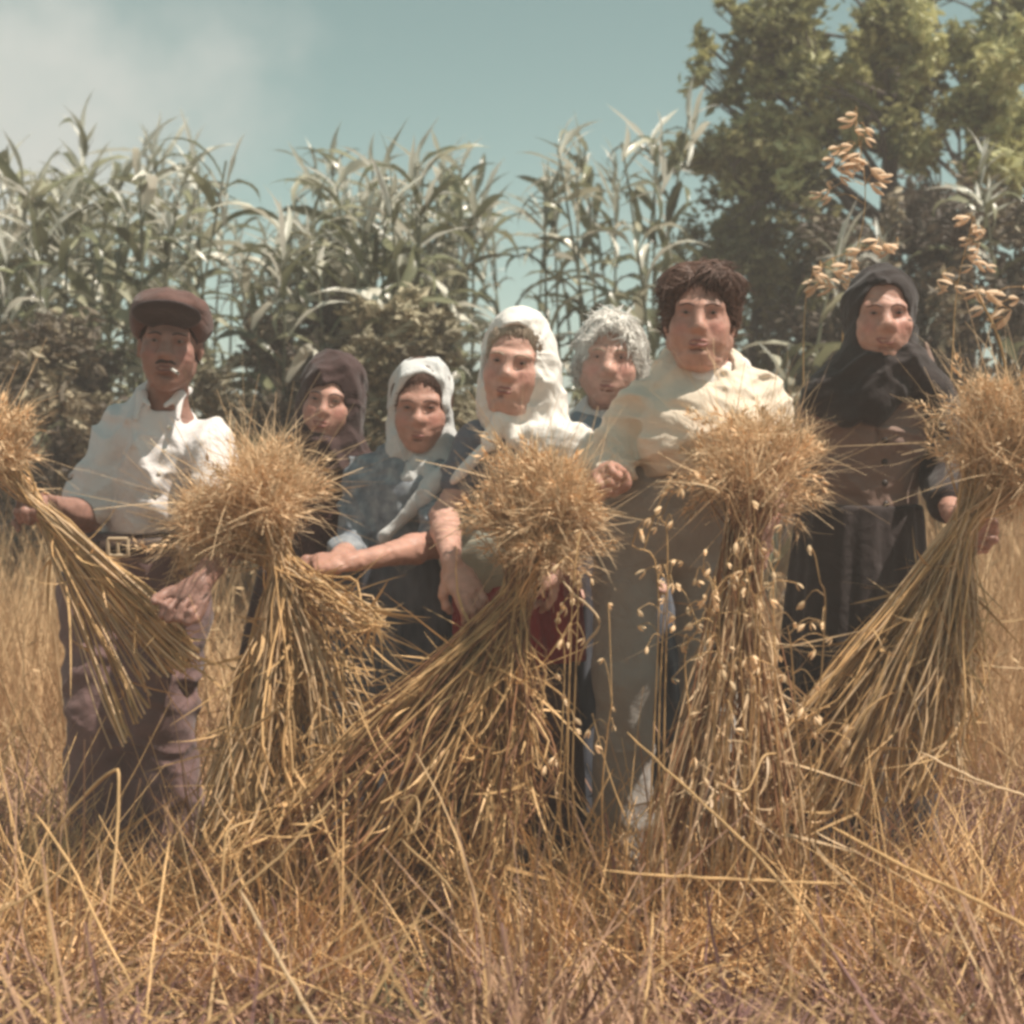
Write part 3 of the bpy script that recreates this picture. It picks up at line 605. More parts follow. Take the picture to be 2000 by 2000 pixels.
shrub('mottled bush with pale leaves between the two smaller women', [(700, 680, 780, 880, 9), (690, 600, 860, 720, 8)], 6.2, 7.0, 4500, .036, M['scrub_leaf'], .08, .15)
shrub('low olive bush in the gap left of the white headscarf', [(870, 790, 1000, 860, 7), (880, 840, 1130, 930, 8)], 6.2, 7.0, 5000, .030, M['scrub_leaf'], .07, .13)
shrub('low dusty bush in the small gap between the white hair and the beige jacket', [(1090, 800, 1300, 900, 8), (1480, 740, 1620, 900, 9)], 6.2, 7.2, 5000, .030, M['scrub_leaf'], .08, .14)
# ------------------------------------------------------------------ people
M['shirt_white'] = cloth('pale_shirt', (.70, .66, .65), .06)
M['trousers_brown'] = cloth('brown_trousers', (.18, .11, .105), .15)
M['belt'] = mat('belt_leather', (.07, .045, .035), rough=.5)
M['brass'] = mat('buckle', (.55, .42, .28), rough=.4)
M['cap'] = cloth('cap_wool', (.12, .062, .052), .15, scale=40)
M['cap_shade'] = cloth('cap_visor', (.05, .034, .034), .15, scale=40)  # darker than the cap: the visor's underside shade is put into this colour
M['hair_dark'] = mat('hair_dark', (.05, .032, .03), rough=.6, scale=60, bump=.8, bscale=120, stretch=(1, 1, .2))
M['hair_brown'] = mat('hair_brown', (.085, .045, .034), rough=.5, scale=60, var2=(.17, .095, .07), bump=.8, bscale=140, stretch=(1, 1, .25))
M['hair_white'] = mat('hair_white', (.66, .62, .57), rough=.5, scale=60, var2=(.88, .85, .80), bump=.8, bscale=140, stretch=(1, 1, .25))
M['button'] = mat('button', (.62, .55, .46), rough=.4)
M['button_dark'] = mat('button_dark', (.05, .035, .03), rough=.4)
M['hair_fair'] = mat('hair_fair', (.28, .20, .15), rough=.5, scale=60, var2=(.50, .40, .30), bump=.8, bscale=140, stretch=(1, 1, .25))
M['cream'] = cloth('cream_jacket', (.74, .63, .51), .06)
M['greige'] = cloth('grey_beige_trousers', (.36, .33, .30), .08)
M['scarf_white'] = cloth('white_headscarf', (.80, .76, .71), .05)
M['scarf_pale'] = cloth('pale_headscarf', (.60, .60, .59), .06)
M['scarf_black'] = cloth('black_headscarf', (.040, .030, .029), .2)
M['scarf_brown'] = cloth('dark_brown_headscarf', (.065, .036, .034), .2)
M['brown_dress'] = cloth('dark_brown_dress', (.09, .045, .042), .2)
M['navy'] = cloth('navy_blouse', (.15, .155, .185), .15)
M['print'] = mat('leaf_print_blouse', (.15, .17, .20), rough=.85, scale=34, var2=(.34, .36, .38), detail=2, bump=.25, bscale=500)
M['slate'] = mat('dark_checked_skirt', (.07, .075, .095), rough=.85, scale=26, var2=(.16, .17, .20), detail=1, stretch=(1, 1, .3))
M['apron'] = cloth('grey_green_apron', (.40, .41, .34), .1)
M['red'] = cloth('red_cloth', (.32, .03, .03), .15)
M['taupe'] = cloth('taupe_jacket', (.24, .16, .13), .12)
M['black_skirt'] = cloth('black_skirt', (.045, .033, .032), .2)
M['blue_collar'] = cloth('blue_grey_collar', (.22, .28, .33), .1)
M['white_blouse'] = cloth('white_blouse', (.76, .73, .70), .06)
M['boot'] = mat('dark_boot', (.045, .025, .022), rough=.55, bump=.2)
M['paper'] = mat('cigarette_paper', (.78, .75, .70), rough=.7, var=.03)
V3 = lambda *a: np.array(a, float)
def B3(*pts, m=.12):
    p = np.array(pts); return p.min(0) - m, p.max(0) + m
def trunk_cloth(F, nk, pv, shl, shr, r=1.0, belly=1.0, hip=1.0, k=.05, depth=1.0):
    wid = np.linalg.norm(shl - shr); up = unit(nk - pv)
    F.cap(shl, shr, .062 * r, .062 * r, k); F.cap(nk - up * .05, (shl + shr) / 2 - up * .05, .075 * r, .09 * r, k)
    F.ell(nk * .68 + pv * .32, (wid * .46 * r, .125 * r * depth, .21), None, k); F.ell(nk * .33 + pv * .67, (wid * .42 * r * belly, .12 * r * belly * depth, .19), None, k)
    F.ell(pv, (wid * .46 * r * hip, .125 * r * hip * depth, .16), None, k)
def sleeve(F, a, b, ra, rb, w=None, rw=None, k=.025):
    F.cap(a, b, ra, rb, k)
    if w is not None: F.cap(b, w, rb, rw, .02)
def hood(F, c, Rm, s, fw=.066, fh=.094, fz=-.012, tail=None, back=.03, loose=1.0, peak=0., k=.02, top=0., side=False, seed=0, amp=.0022):
    """headscarf: a thin skin over skull and jaw with an opening for the face, pulled in creases to the knot under the chin"""
    L = lambda x, y, z: c + Rm @ (np.array([x, y, z]) * s)
    E = lambda x, y, z, rx, ry, rz, k=.03, m='add': F.ell(L(x, y, z), np.array([rx, ry, rz]) * s, Rm, k * s, m)
    E(0, back - .004, .034 + top, .086 * loose, .110, .100 + peak)
    E(0, .020, -.035, .081 * loose, .092, .092)
    F.cap(L(0, .03, -.05), L(0, .05, -.16), .078 * s * loose, .070 * s * loose, .04)
    F.cap(L(-.040, -.010, -.112), L(.040, -.010, -.112), .032 * s, .032 * s, .03); F.cap(L(0, -.035, -.128), L(.004, -.045, -.158), .022 * s, .020 * s, .02)
    F.ell(L(0, -.052, -.142), np.array([.022, .018, .018]) * s, Rm, .006); F.cap(L(0, -.055, -.145), L(-.03, -.062, -.20), .012 * s, .016 * s, .01); F.cap(L(0, -.055, -.145), L(.035, -.058, -.19), .012 * s, .016 * s, .01)
    if tail: tail(F, L)
    F.folds(amp, [tuple(Rm @ np.array(v)) for v in ((25, 95, 60), (95, 30, -45), (-60, 50, 100))], seed + 70, warp=.8)
    E(0, -.075, fz, fw, .085, fh, .006, 'sub'); F.cap(L(0, -.06, -.04), L(0, -.2, -.05), .052 * s, .05 * s, .006, 'sub')
    if side: E(-.055, -.070, .0, .045, .07, .075, .01, 'sub')
def drape(F, pts, w, n=5, r=.009, lat=(0, 0, 1), seed=1):
    """a cloth end: narrow pleats side by side along a path; w = half widths along it"""
    rs = random.Random(seed); q = catmull(pts, 9); ww = np.interp(np.linspace(0, 1, 9), np.linspace(0, 1, len(w)), w); lat = np.array(lat, float)
    for i in range(n):
        u = -1 + 2 * i / (n - 1); ph = rs.uniform(0, 6)
        off = [q[k] + lat * u * ww[k] + V3(0, -.005 * math.sin(k * .9 + ph) - (.006 if i % 2 else 0), 0) for k in range(9)]
        for k in range(8): F.cap(off[k], off[k + 1], r * rs.uniform(.8, 1.15), None, .010)
def hair_cap(F, c, Rm, s, front=.062, side=-.01, vol=1.0, wave=0.0):
    E = lambda x, y, z, rx, ry, rz, k=.02, m='add': F.ell(c + Rm @ (np.array([x, y, z]) * s), np.array([rx, ry, rz]) * s, Rm, k * s, m)
    E(0, .026, .045, .085 * vol, .101 * vol, .092 * vol); E(0, .045, .0, .083 * vol, .083, .085)
    E(0, -.090, front - .075, .060, .075, .078, .02, 'sub'); E(0, -.04, -.07, .1, .085, .055 + side, .02, 'sub')
def trousers(par, name, pv, legs, m, r=(.105, .075, .075), waist=.175, seed=3, ankle=None, top=.10, famp=.005):
    pts = [pv + V3(0, 0, .1)] + [p for l in legs for p in l]; lo, hi = B3(*pts, m=.15)
    def b(F):
        F.ell(pv, (waist, .125, .14), None, .04)
        if top > .10: F.ell(pv + V3(.03, 0, .08), (waist * .95, .125, .14), None, .04)
        for hp, kn, an in legs: F.cap(hp, kn, r[0], r[1], .05); F.cap(kn, an, r[1], r[2], .03)
        F.folds(famp, [(45, 8, 14), (24, -10, 50), (-40, 20, 30)], seed); F.cut(pv + V3(0, 0, top), (0, 0, 1))
    return garment(par, name, lo, hi + V3(0, 0, .08), .0075, b, m)
def skirt(par, name, top, bot, rt, rb, m, seed=5, sq=.72, label=None, h=.0085, amp=.012):
    lo, hi = B3(top + V3(rt, rt, 0), top - V3(rt, rt, 0), bot + V3(rb, rb, 0), bot - V3(rb, rb, 0), m=.04)
    def b(F):
        X, Y, Z = F.ax[0][:, None, None], F.ax[1][None, :, None], F.ax[2][None, None, :]
        t = np.clip((top[2] - Z) / (top[2] - bot[2]), -.1, 1.1); cx = top[0] + (bot[0] - top[0]) * t; cy = top[1] + (bot[1] - top[1]) * t
        a = np.arctan2(Y - cy, X - cx); rr = rt + (rb - rt) * np.clip(t, 0, 1) ** .75
        pl = amp * (.25 + t) * (np.sin(a * 11 + seed + 1.2 * np.sin(a * 3 + t * 2)) + .5 * np.sin(a * 23 + seed * 2 - t * 3))
        F.F = (np.sqrt((X - cx) ** 2 + ((Y - cy) / sq) ** 2) - rr - pl).astype(np.float32) * .75
        F.cut(top, (0, 0, 1)); F.cut(bot, (0, 0, -1))
    return garment(par, name, lo, hi, h, b, m, label)
def shoes(par, feet, m, r=.045):
    for a in feet:
        z = float(ground_z(a[0], a[1])); g = V3(a[0], a[1], z + .05)
        def b(F):
            F.ell(g + V3(0, -.06, -.005), (.045, .14, .042), None, .02); F.cap(g + V3(0, .03, .02), V3(a[0], a[1], max(a[2], z + .14)), .043, .045, .03); F.cut(g - V3(0, 0, .05), (0, 0, -1))
        garment(par, 'boot', g - V3(.12, .24, .08), V3(g[0] + .12, g[1] + .15, max(a[2], z + .14) + .06), .007, b, m)
def ankles(xs, d, dy=0): 
    out = []
    for x in xs: p = P(x, 1600, d); out.append(V3(p[0], p[1], float(ground_z(p[0], p[1])) + .11))
    return out

# ---- the man in the flat cap
def man():
    d = 3.8; c = P(332, 672, 3.72); Rm = rot(8, -2, 3); s = 1.0
    nk = P(325, 795, 3.80); pv = P(262, 1110, 3.86); shl = P(236, 840, 3.82); shr = P(402, 864, 3.80)
    el = P(166, 1010, 3.74); wl = P(92, 985, 3.50); er = P(458, 1035, 3.56); wr = P(392, 1140, 3.27)
    par = person('man in a dark flat cap and open pale shirt, cigarette between his lips', c, Rm, s, 'skin_dark',
        dict(neck=nk, pelvis=pv, arms=[(shl, el, wl), (shr, er, wr)]), brow=M['hair_dark'], nose=1.12, jaw=.95, age=.0008, neck_r=.056, arm_r=1.06,
        hands=[dict(w=wl, f=wl - el, n=(.1, -.6, -.7), curl=(50, 80, 55), side=-1, sc=1.0), dict(w=wr, f=(-.35, -.35, -.85), n=(-.3, -.9, .2), curl=(70, 85, 60), side=1, sc=1.05)])
    lo, hi = B3(shl, shr, el, er, nk, pv - V3(0, 0, .05), m=.16)
    def shirt(F):
        trunk_cloth(F, nk, pv, shl, shr, .94, .98, .92, k=.03)
        F.cap(pv + V3(.10, -.10, .02), P(385, 1085, 3.68), .045, .02, .03)               # shirt tail hanging loose
        sleeve(F, shl, shl * .08 + el * .92, .062, .056, k=.010); sleeve(F, shr, shr * .1 + er * .9, .052, .052, k=.014)
        F.folds(.0042, [(60, 5, 25), (-40, 8, 60), (15, 3, 90), (80, 10, -50)], 11)
        F.cap(c + Rm @ V3(0, -.02, -.10), nk + V3(0, -.05, .03), .046, .050, .01, 'sub')
        F.cap(nk + V3(.0, -.09, .03), nk + V3(.015, -.17, -.12), .028, .012, .01, 'sub')
        X, Z = F.ax[0][:, None, None], F.ax[2][None, None, :]
        hem = P(250, 1045, 3.7)[2] - .11 * np.clip((X - P(320, 1000, 3.7)[0]) / .10, 0, 1) * (1)
        F.F = np.maximum(F.F, (hem - Z + F.F * 0).astype(np.float32))
        p = el * .93 + shl * .07; F.cut_ball = None
    g_ = garment(par, 'shirt', lo, hi, .006, shirt, M['shirt_white']); buttons(par, g_, [P(328 - i * 9, 835 + i * 45, 3.7) for i in range(5)], M['button'])
    for sx in (-1, 1):
        def col(F, sx=sx):
            a = nk + V3(sx * .015, -.085, .012); F.cap(nk + V3(sx * .055, .02, .045), nk + V3(sx * .050, -.06, .030), .012, .012, .01); F.cap(nk + V3(sx * .050, -.06, .030), nk + V3(sx * .055, -.105, -.035), .013, .006, .01); F.cap(nk + V3(sx * .05, -.06, .03), nk + V3(sx * .022, -.10, .0), .010, .006, .012)
        garment(par, 'collar', nk - V3(.1, .15, .08), nk + V3(.1, .08, .08), .004, col, M['shirt_white'])
    an = ankles((215, 330), 3.85)
    trousers(par, 'trousers', pv, [(pv + V3(-.09, 0, -.08), P(205, 1400, 3.83), an[0]), (pv + V3(.09, 0, -.08), P(305, 1400, 3.83), an[1])], M['trousers_brown'], (.112, .092, .105))
    shoes(par, an, M['boot'])
    bz = P(262, 1068, 3.72)[2]; a = np.linspace(0, 2 * np.pi, 40); rx, ry = .184, .140
    V = []; F_ = []
    for i, t in enumerate(a[:-1]):
        for (dr, dz) in ((.0, -.018), (.008, -.018), (.008, .018), (.0, .018)): V.append([pv[0] + (rx + dr) * math.cos(t), pv[1] + (ry + dr) * math.sin(t), bz + dz + .01 * math.cos(t)])
    for i in range(39):
        for k in range(4): F_.append([i * 4 + k, ((i + 1) % 39) * 4 + k, ((i + 1) % 39) * 4 + (k + 1) % 4, i * 4 + (k + 1) % 4])
    belt = obj('belt', mesh_np('belt', V, F_, mats=M['belt']), par)
    bk = V3(pv[0] - .0, pv[1] - ry - .014, bz)
    fr = []
    for (u0, v0, u1, v1) in ((-.026, -.022, .026, -.022), (.026, -.022, .026, .022), (.026, .022, -.026, .022), (-.026, .022, -.026, -.022), (0, -.02, 0, .02)):
        fr.append(tubes(np.array([[bk + V3(u0, 0, v0), bk + V3((u0 + u1) / 2, -.004, (v0 + v1) / 2), bk + V3(u1, 0, v1)]]), .0055, 5))
    V, Fl = merge(fr); b = obj('buckle', mesh_np('buckle', V, Fl, mats=M['brass'])); b.parent = belt
    def hr(F): hair_cap(F, c, Rm, s, .060, -.006, 1.02)
    head_shell(par, 'hair', c, Rm, s, hr, M['hair_dark'])
    def cap(F):
        E = lambda x, y, z, rx, ry, rz, k=.02, m='add': F.ell(c + Rm @ V3(x, y, z), V3(rx, ry, rz), Rm, k, m)
        E(-.002, .018, .072, .098, .114, .066); E(0, -.02, .096, .092, .096, .040); E(-.074, .01, .048, .028, .065, .045, .03); E(.074, .005, .050, .026, .062, .042, .03)
        E(0, .0, .015, .074, .13, .056, .01, 'sub'); E(0, -.115, .022, .085, .065, .046, .01, 'sub')
        F.folds(.0025, [(60, 20, 10), (10, 50, 40)], 5)
    fc = head_shell(par, 'flat_cap', c, Rm, s, cap, M['cap'])
    def vis(F):
        Rv = Rm @ rot(0, 34, 0); q = c + Rm @ V3(0, -.110, .069); F.ell(q, V3(.088, .062, .013), Rv, .01); F.ell(q + Rv @ V3(0, .02, -.02), V3(.070, .062, .018), Rv, .01, 'sub')
    vz = head_shell(par, 'visor', c, Rm, s, vis, M['cap_shade'], .004)
    L = lambda x, y, z: c + Rm @ V3(x, y, z)
    ms = catmull([L(-.026, -.090, -.055), L(-.012, -.099, -.049), L(0, -.1005, -.050), L(.012, -.099, -.049), L(.026, -.090, -.055)], 11)
    V, F2 = tubes(ms[None], np.array([[.002, .0038, .0045, .0048, .0048, .0045, .0048, .0048, .0045, .0038, .002]]), 6)
    obj('moustache', mesh_np('moustache', V, F2, mats=M['hair_dark']), par)
    V, F2 = tubes(np.array([[L(.016, -.092, -.068), L(.026, -.115, -.073), L(.036, -.138, -.078)]]), .0045, 8)
    cg = tag(obj('cigarette', mesh_np('cigarette', V, F2, mats=M['paper'])), 'short white cigarette held between the lips of the man in the flat cap', 'cigarette')
man()

# ---- girl in dark brown
def girl():
    c = P(646, 786, 4.12); Rm = rot(-4, 0, 8); s = .97
    nk = P(632, 905, 4.22); pv = P(625, 1120, 4.25); shl = P(560, 925, 4.24); shr = P(728, 925, 4.22)
    el = P(545, 1080, 4.2); wl = P(575, 1180, 4.0); er = P(735, 1080, 4.2); wr = P(690, 1180, 4.05)
    par = person('smiling girl wrapped in a dark brown headscarf and dress, half hidden by the fluffy sheaf', c, Rm, s, 'skin_mid', dict(neck=nk, pelvis=pv, arms=[(shl, el, wl), (shr, er, wr)]),
        brow=M['hair_dark'], h=.0052, smile=.006, ears=False, jaw=1.10, nose=.82, neck_r=.046, hands=[dict(w=wl, f=wl - el, n=(.3, -1, 0)), dict(w=wr, f=wr - er, n=(-.3, -1, 0), side=-1)])
    lo, hi = B3(nk, pv, el, er, wl, wr, m=.17)
    def dress(F):
        trunk_cloth(F, nk, pv, shl, shr, .98, 1, 1); sleeve(F, shl, el, .062, .058, wl, .04); sleeve(F, shr, er, .062, .058, wr, .04)
        F.folds(.006, [(25, 5, 20), (-15, 5, 40)], 4); F.cap(c, nk + V3(0, -.02, .03), .06, .055, .01, 'sub')
    garment(par, 'blouse', lo, hi, .0075, dress, M['brown_dress'])
    skirt(par, 'skirt', pv + V3(0, 0, .05), V3(pv[0], pv[1], .18), .17, .32, M['brown_dress'], 2)
    def hd(F):
        hood(F, c, Rm, s, .063, .082, -.022, loose=1.10, peak=.015, tail=lambda F, L: (F.cap(L(-.05, .0, -.12), L(-.13, .02, -.20), .055, .04, .04), F.cap(L(.05, .0, -.12), L(.12, .02, -.19), .055, .04, .04), F.cap(L(0, -.02, -.15), L(.01, -.06, -.24), .06, .03, .04)))
        F.folds(.005, [(40, 10, 25), (-20, 30, 45)], 9)
    head_shell(par, 'headscarf', c, Rm, s, hd, M['scarf_brown'], .0055, .25, .34)
    def hr(F): hair_cap(F, c, Rm, s, .070, -.01, 1.0)
    head_shell(par, 'hair', c, Rm, s, hr, M['hair_dark'], .006)
girl()

# ---- woman in the leaf-print blouse
def print_woman():
    c = P(822, 795, 3.95); Rm = rot(0, -6, 1); s = 1.0
    nk = P(815, 905, 4.02); pv = P(775, 1120, 4.05); shl = P(722, 930, 4.02); shr = P(872, 945, 3.98)
    el = P(690, 1075, 3.98); wl = P(655, 1095, 3.62); er = P(858, 1062, 3.78); wr = P(686, 1098, 3.52)
    par = person('woman in a leaf-print blouse and white-edged headscarf, bare forearm reaching to the first tied sheaf', c, Rm, s, 'skin_mid', dict(neck=nk, pelvis=pv, arms=[(shl, el, wl), (shr, er, wr)]),
        brow=M['hair_brown'], ears=False, jaw=.93, nose=.92, age=.0008, neck_r=.047, hands=[dict(w=wl, f=(-.25, -.75, -.1), n=(-.6, .1, -.8), curl=(55, 60, 45), side=-1), dict(w=wr, f=(-1, -.15, -.05), n=(0, .45, -.9), curl=(45, 60, 40), side=-1)])
    lo, hi = B3(nk, pv, el, er, shl, shr, m=.16)
    def bl(F):
        trunk_cloth(F, nk, pv, shl, shr, 1.0, .95, .95); sleeve(F, shl, el, .066, .052, wl * .35 + el * .65, .045); sleeve(F, shr, er * .85 + shr * .15, .066, .058)
        F.folds(.004, [(60, 5, 40), (-35, 5, 70), (12, 0, 95)], 14); F.cap(c, nk + V3(0, -.05, .02), .06, .048, .01, 'sub')
    garment(par, 'blouse', lo, hi, .0065, bl, M['print'])
    skirt(par, 'skirt', pv + V3(.01, 0, .09), V3(pv[0] + .02, pv[1], .16), .165, .33, M['slate'], 7)
    def hd(F):
        hood(F, c, Rm, s, .070, .098, .0, loose=1.03, top=.004, tail=lambda F, L: (F.cap(L(.05, .02, -.10), L(.085, .0, -.20), .05, .042, .04), drape(F, [L(.075, -.02, -.17), P(862, 925, 3.86), P(825, 975, 3.84), P(765, 1040, 3.86)], [.035, .050, .046, .022], 7, .009, unit(V3(.75, 0, .65)), 5), F.cap(L(-.04, .01, -.11), L(-.06, .03, -.19), .045, .03, .03)))
        F.folds(.004, [(50, 10, 15), (-25, 30, 35)], 6)
    head_shell(par, 'headscarf', c, Rm, s, hd, M['scarf_pale'], .005, .26, .42)
    def hr(F): hair_cap(F, c, Rm, s, .070, -.01, 1.04)
    ho_ = head_shell(par, 'hair', c, Rm, s, hr, M['hair_brown'], .0055); strands(par, ho_, c, Rm, s, 1300, M['hair_brown'], .022, .0008, .0008, (.01, -.09, .13), 7, -.045)
print_woman()

# ---- woman in navy with the big white headscarf
def navy_woman():
    c = P(1008, 712, 3.78); Rm = rot(-12, -2, 8); s = 1.04
    nk = P(1020, 825, 3.88); pv = P(1000, 1090, 3.92); shl = P(935, 870, 3.86); shr = P(1118, 880, 3.84)
    el = P(868, 1010, 3.78); wl = P(882, 1105, 3.50); er = P(1165, 1000, 3.82); wr = P(1085, 1110, 3.62)
    par = person('woman in a navy blouse under a big white headscarf, hand laid on the middle sheaf', c, Rm, s, 'skin', dict(neck=nk, pelvis=pv, arms=[(shl, el, wl), (shr, er, wr)]),
        brow=M['hair_fair'], ears=False, jaw=1.0, nose=1.0, age=.0009, chin=.010, neck_r=.049, hands=[dict(w=wl, f=(.42, -.35, -.62), n=(.1, .55, -.7), curl=(28, 38, 30), side=-1), dict(w=wr, f=(-.7, -.3, -.4), n=(0, .6, -.6), side=1)])
    lo, hi = B3(nk, pv, el, er, shl, shr, m=.16)
    def bl(F):
        trunk_cloth(F, nk, pv, shl, shr, 1.02, 1.0, .98); sleeve(F, shr, er, .068, .055)
        F.folds(.004, [(60, 5, 40), (-35, 5, 70), (12, 0, 95)], 24); F.cap(c, nk + V3(0, -.05, .02), .06, .05, .01, 'sub')
        F.cut(P(1000, 1045, 3.78), (0, 0, -1))
    garment(par, 'blouse', lo, hi, .0065, bl, M['navy'])
    def sl(F): sleeve(F, shl + V3(.01, 0, .0), shl * .5 + el * .5, .062, .056); F.folds(.006, [(30, 5, 20), (-10, 5, 45)], 2)
    garment(par, 'sleeve', *B3(shl, el, m=.12), .006, sl, M['navy'])
    def lap(F):
        drape(F, [nk + V3(-.03, -.06, .02), P(970, 855, 3.765), P(935, 885, 3.755), P(896, 930, 3.76)], [.018, .032, .036, .022], 6, .009, unit(V3(.75, 0, .65)), 3)
    garment(par, 'scarf_end', *B3(nk, P(895, 920, 3.74), m=.08), .005, lap, M['white_blouse'])
    skirt(par, 'skirt', pv + V3(0, 0, .06), V3(pv[0] + .02, pv[1], P(1000, 1290, 3.9)[2]), .165, .185, M['red'], 9, label='deep red skirt')
    skirt(par, 'underskirt', pv + V3(0, 0, -.10), V3(pv[0] + .01, pv[1], .12), .15, .20, M['brown_dress'], 3)
    def ap(F):
        F.ell(pv + V3(-.085, -.06, .03), (.105, .10, .10), None, .03); F.ell(pv + V3(-.02, -.05, .0), (.13, .10, .10), None, .03); F.folds(.006, [(30, 5, 6), (12, 0, 20)], 8)
    garment(par, 'apron', pv - V3(.28, .25, .2), pv + V3(.2, .15, .2), .007, ap, M['apron'])
    def hd(F):
        hood(F, c, Rm, s, .064, .102, .008, loose=1.0, top=.006, side=True, tail=lambda F, L: (F.cap(L(.045, .03, .0), L(.085, .04, -.13), .062, .052, .04), F.cap(L(.085, .03, -.13), L(.14, .02, -.20), .06, .05, .04), F.cap(L(.14, .02, -.20), P(1155, 905, 3.80), .05, .045, .04),
            drape(F, [P(1010, 850, 3.75), P(1075, 862, 3.74), P(1130, 880, 3.745), P(1175, 915, 3.77)], [.014, .034, .046, .04], 7, .010, unit(V3(.15, 0, 1)), 8)))
        F.folds(.0045, [(45, 10, 12), (-20, 30, 40)], 16)
    head_shell(par, 'headscarf', c, Rm, s, hd, M['scarf_white'], .005, .3, .36)
    def hr(F): hair_cap(F, c, Rm, s, .074, -.008, 1.03)
    ho_ = head_shell(par, 'hair', c, Rm, s, hr, M['hair_fair'], .0055); strands(par, ho_, c, Rm, s, 1500, M['hair_fair'], .024, .0008, .0008, (.0, -.09, .13), 6, -.045)
    shoes(par, ankles((860, 1010), 3.7), M['boot'])
navy_woman()

# ---- the white-haired woman behind
def back_woman():
    c = P(1192, 705, 4.12); Rm = rot(-6, 0, 3); s = 1.07
    nk = P(1185, 815, 4.2); pv = P(1180, 1100, 4.25); shl = P(1100, 860, 4.22); shr = P(1278, 850, 4.22)
    el = P(1085, 1020, 4.22); wl = P(1100, 1130, 4.1); er = P(1290, 1020, 4.22); wr = P(1270, 1130, 4.1)
    par = person('pale-haired woman with a blue-grey collar standing behind the cream jacket', c, Rm, s, 'skin', dict(neck=nk, pelvis=pv, arms=[(shl, el, wl), (shr, er, wr)]),
        brow=M['hair_fair'], h=.005, ears=True, jaw=1.13, nose=1.18, age=.0009, open_=.6, neck_r=.052, hands=[dict(w=wl, f=wl - el, n=(.3, -1, 0)), dict(w=wr, f=wr - er, n=(-.3, -1, 0), side=-1)])
    lo, hi = B3(nk, pv, el, er, wl, wr, m=.17)
    def bl(F):
        trunk_cloth(F, nk, pv, shl, shr, 1.0); sleeve(F, shl, el, .062, .058, wl, .04); sleeve(F, shr, er, .062, .058, wr, .04)
        F.folds(.006, [(25, 5, 20), (-15, 5, 40)], 4); F.cap(c, nk + V3(0, -.03, .03), .06, .055, .01, 'sub')
    garment(par, 'blouse', lo, hi, .0075, bl, M['white_blouse'])
    def co(F): F.cap(nk + V3(-.09, -.05, -.01), nk + V3(.0, -.11, -.04), .026, .028, .02); F.cap(nk + V3(.0, -.11, -.04), nk + V3(.085, -.06, -.0), .028, .024, .02); F.cap(nk + V3(-.05, -.09, -.03), nk + V3(-.04, -.12, -.10), .03, .02, .02); F.folds(.004, [(40, 10, 30)], 3)
    garment(par, 'collar', nk - V3(.16, .2, .16), nk + V3(.16, .06, .08), .005, co, M['blue_collar'])
    skirt(par, 'skirt', pv + V3(0, 0, .05), V3(pv[0], pv[1], .16), .18, .3, M['slate'], 2)
    def hd(F):
        E = lambda x, y, z, rx, ry, rz, k=.02, m='add': F.ell(c + Rm @ (V3(x, y, z) * s), V3(rx, ry, rz) * s, Rm, k * s, m)
        E(0, .015, .044, .084, .106, .088); E(-.070, .02, .0, .020, .05, .05, .03); E(.070, .02, -.005, .024, .05, .055, .03); E(0, .05, -.01, .086, .075, .075, .03)
        E(0, -.090, -.008, .064, .078, .090, .012, 'sub'); F.folds(.003, [(160, 60, 60), (-110, 90, 70), (40, 180, 120)], 31)
    ho_ = head_shell(par, 'hair', c, Rm, s, hd, M['hair_white'], .0045); strands(par, ho_, c, Rm, s, 5200, M['hair_white'], .034, .0008, .0012, (.01, -.03, .13), 8)
back_woman()

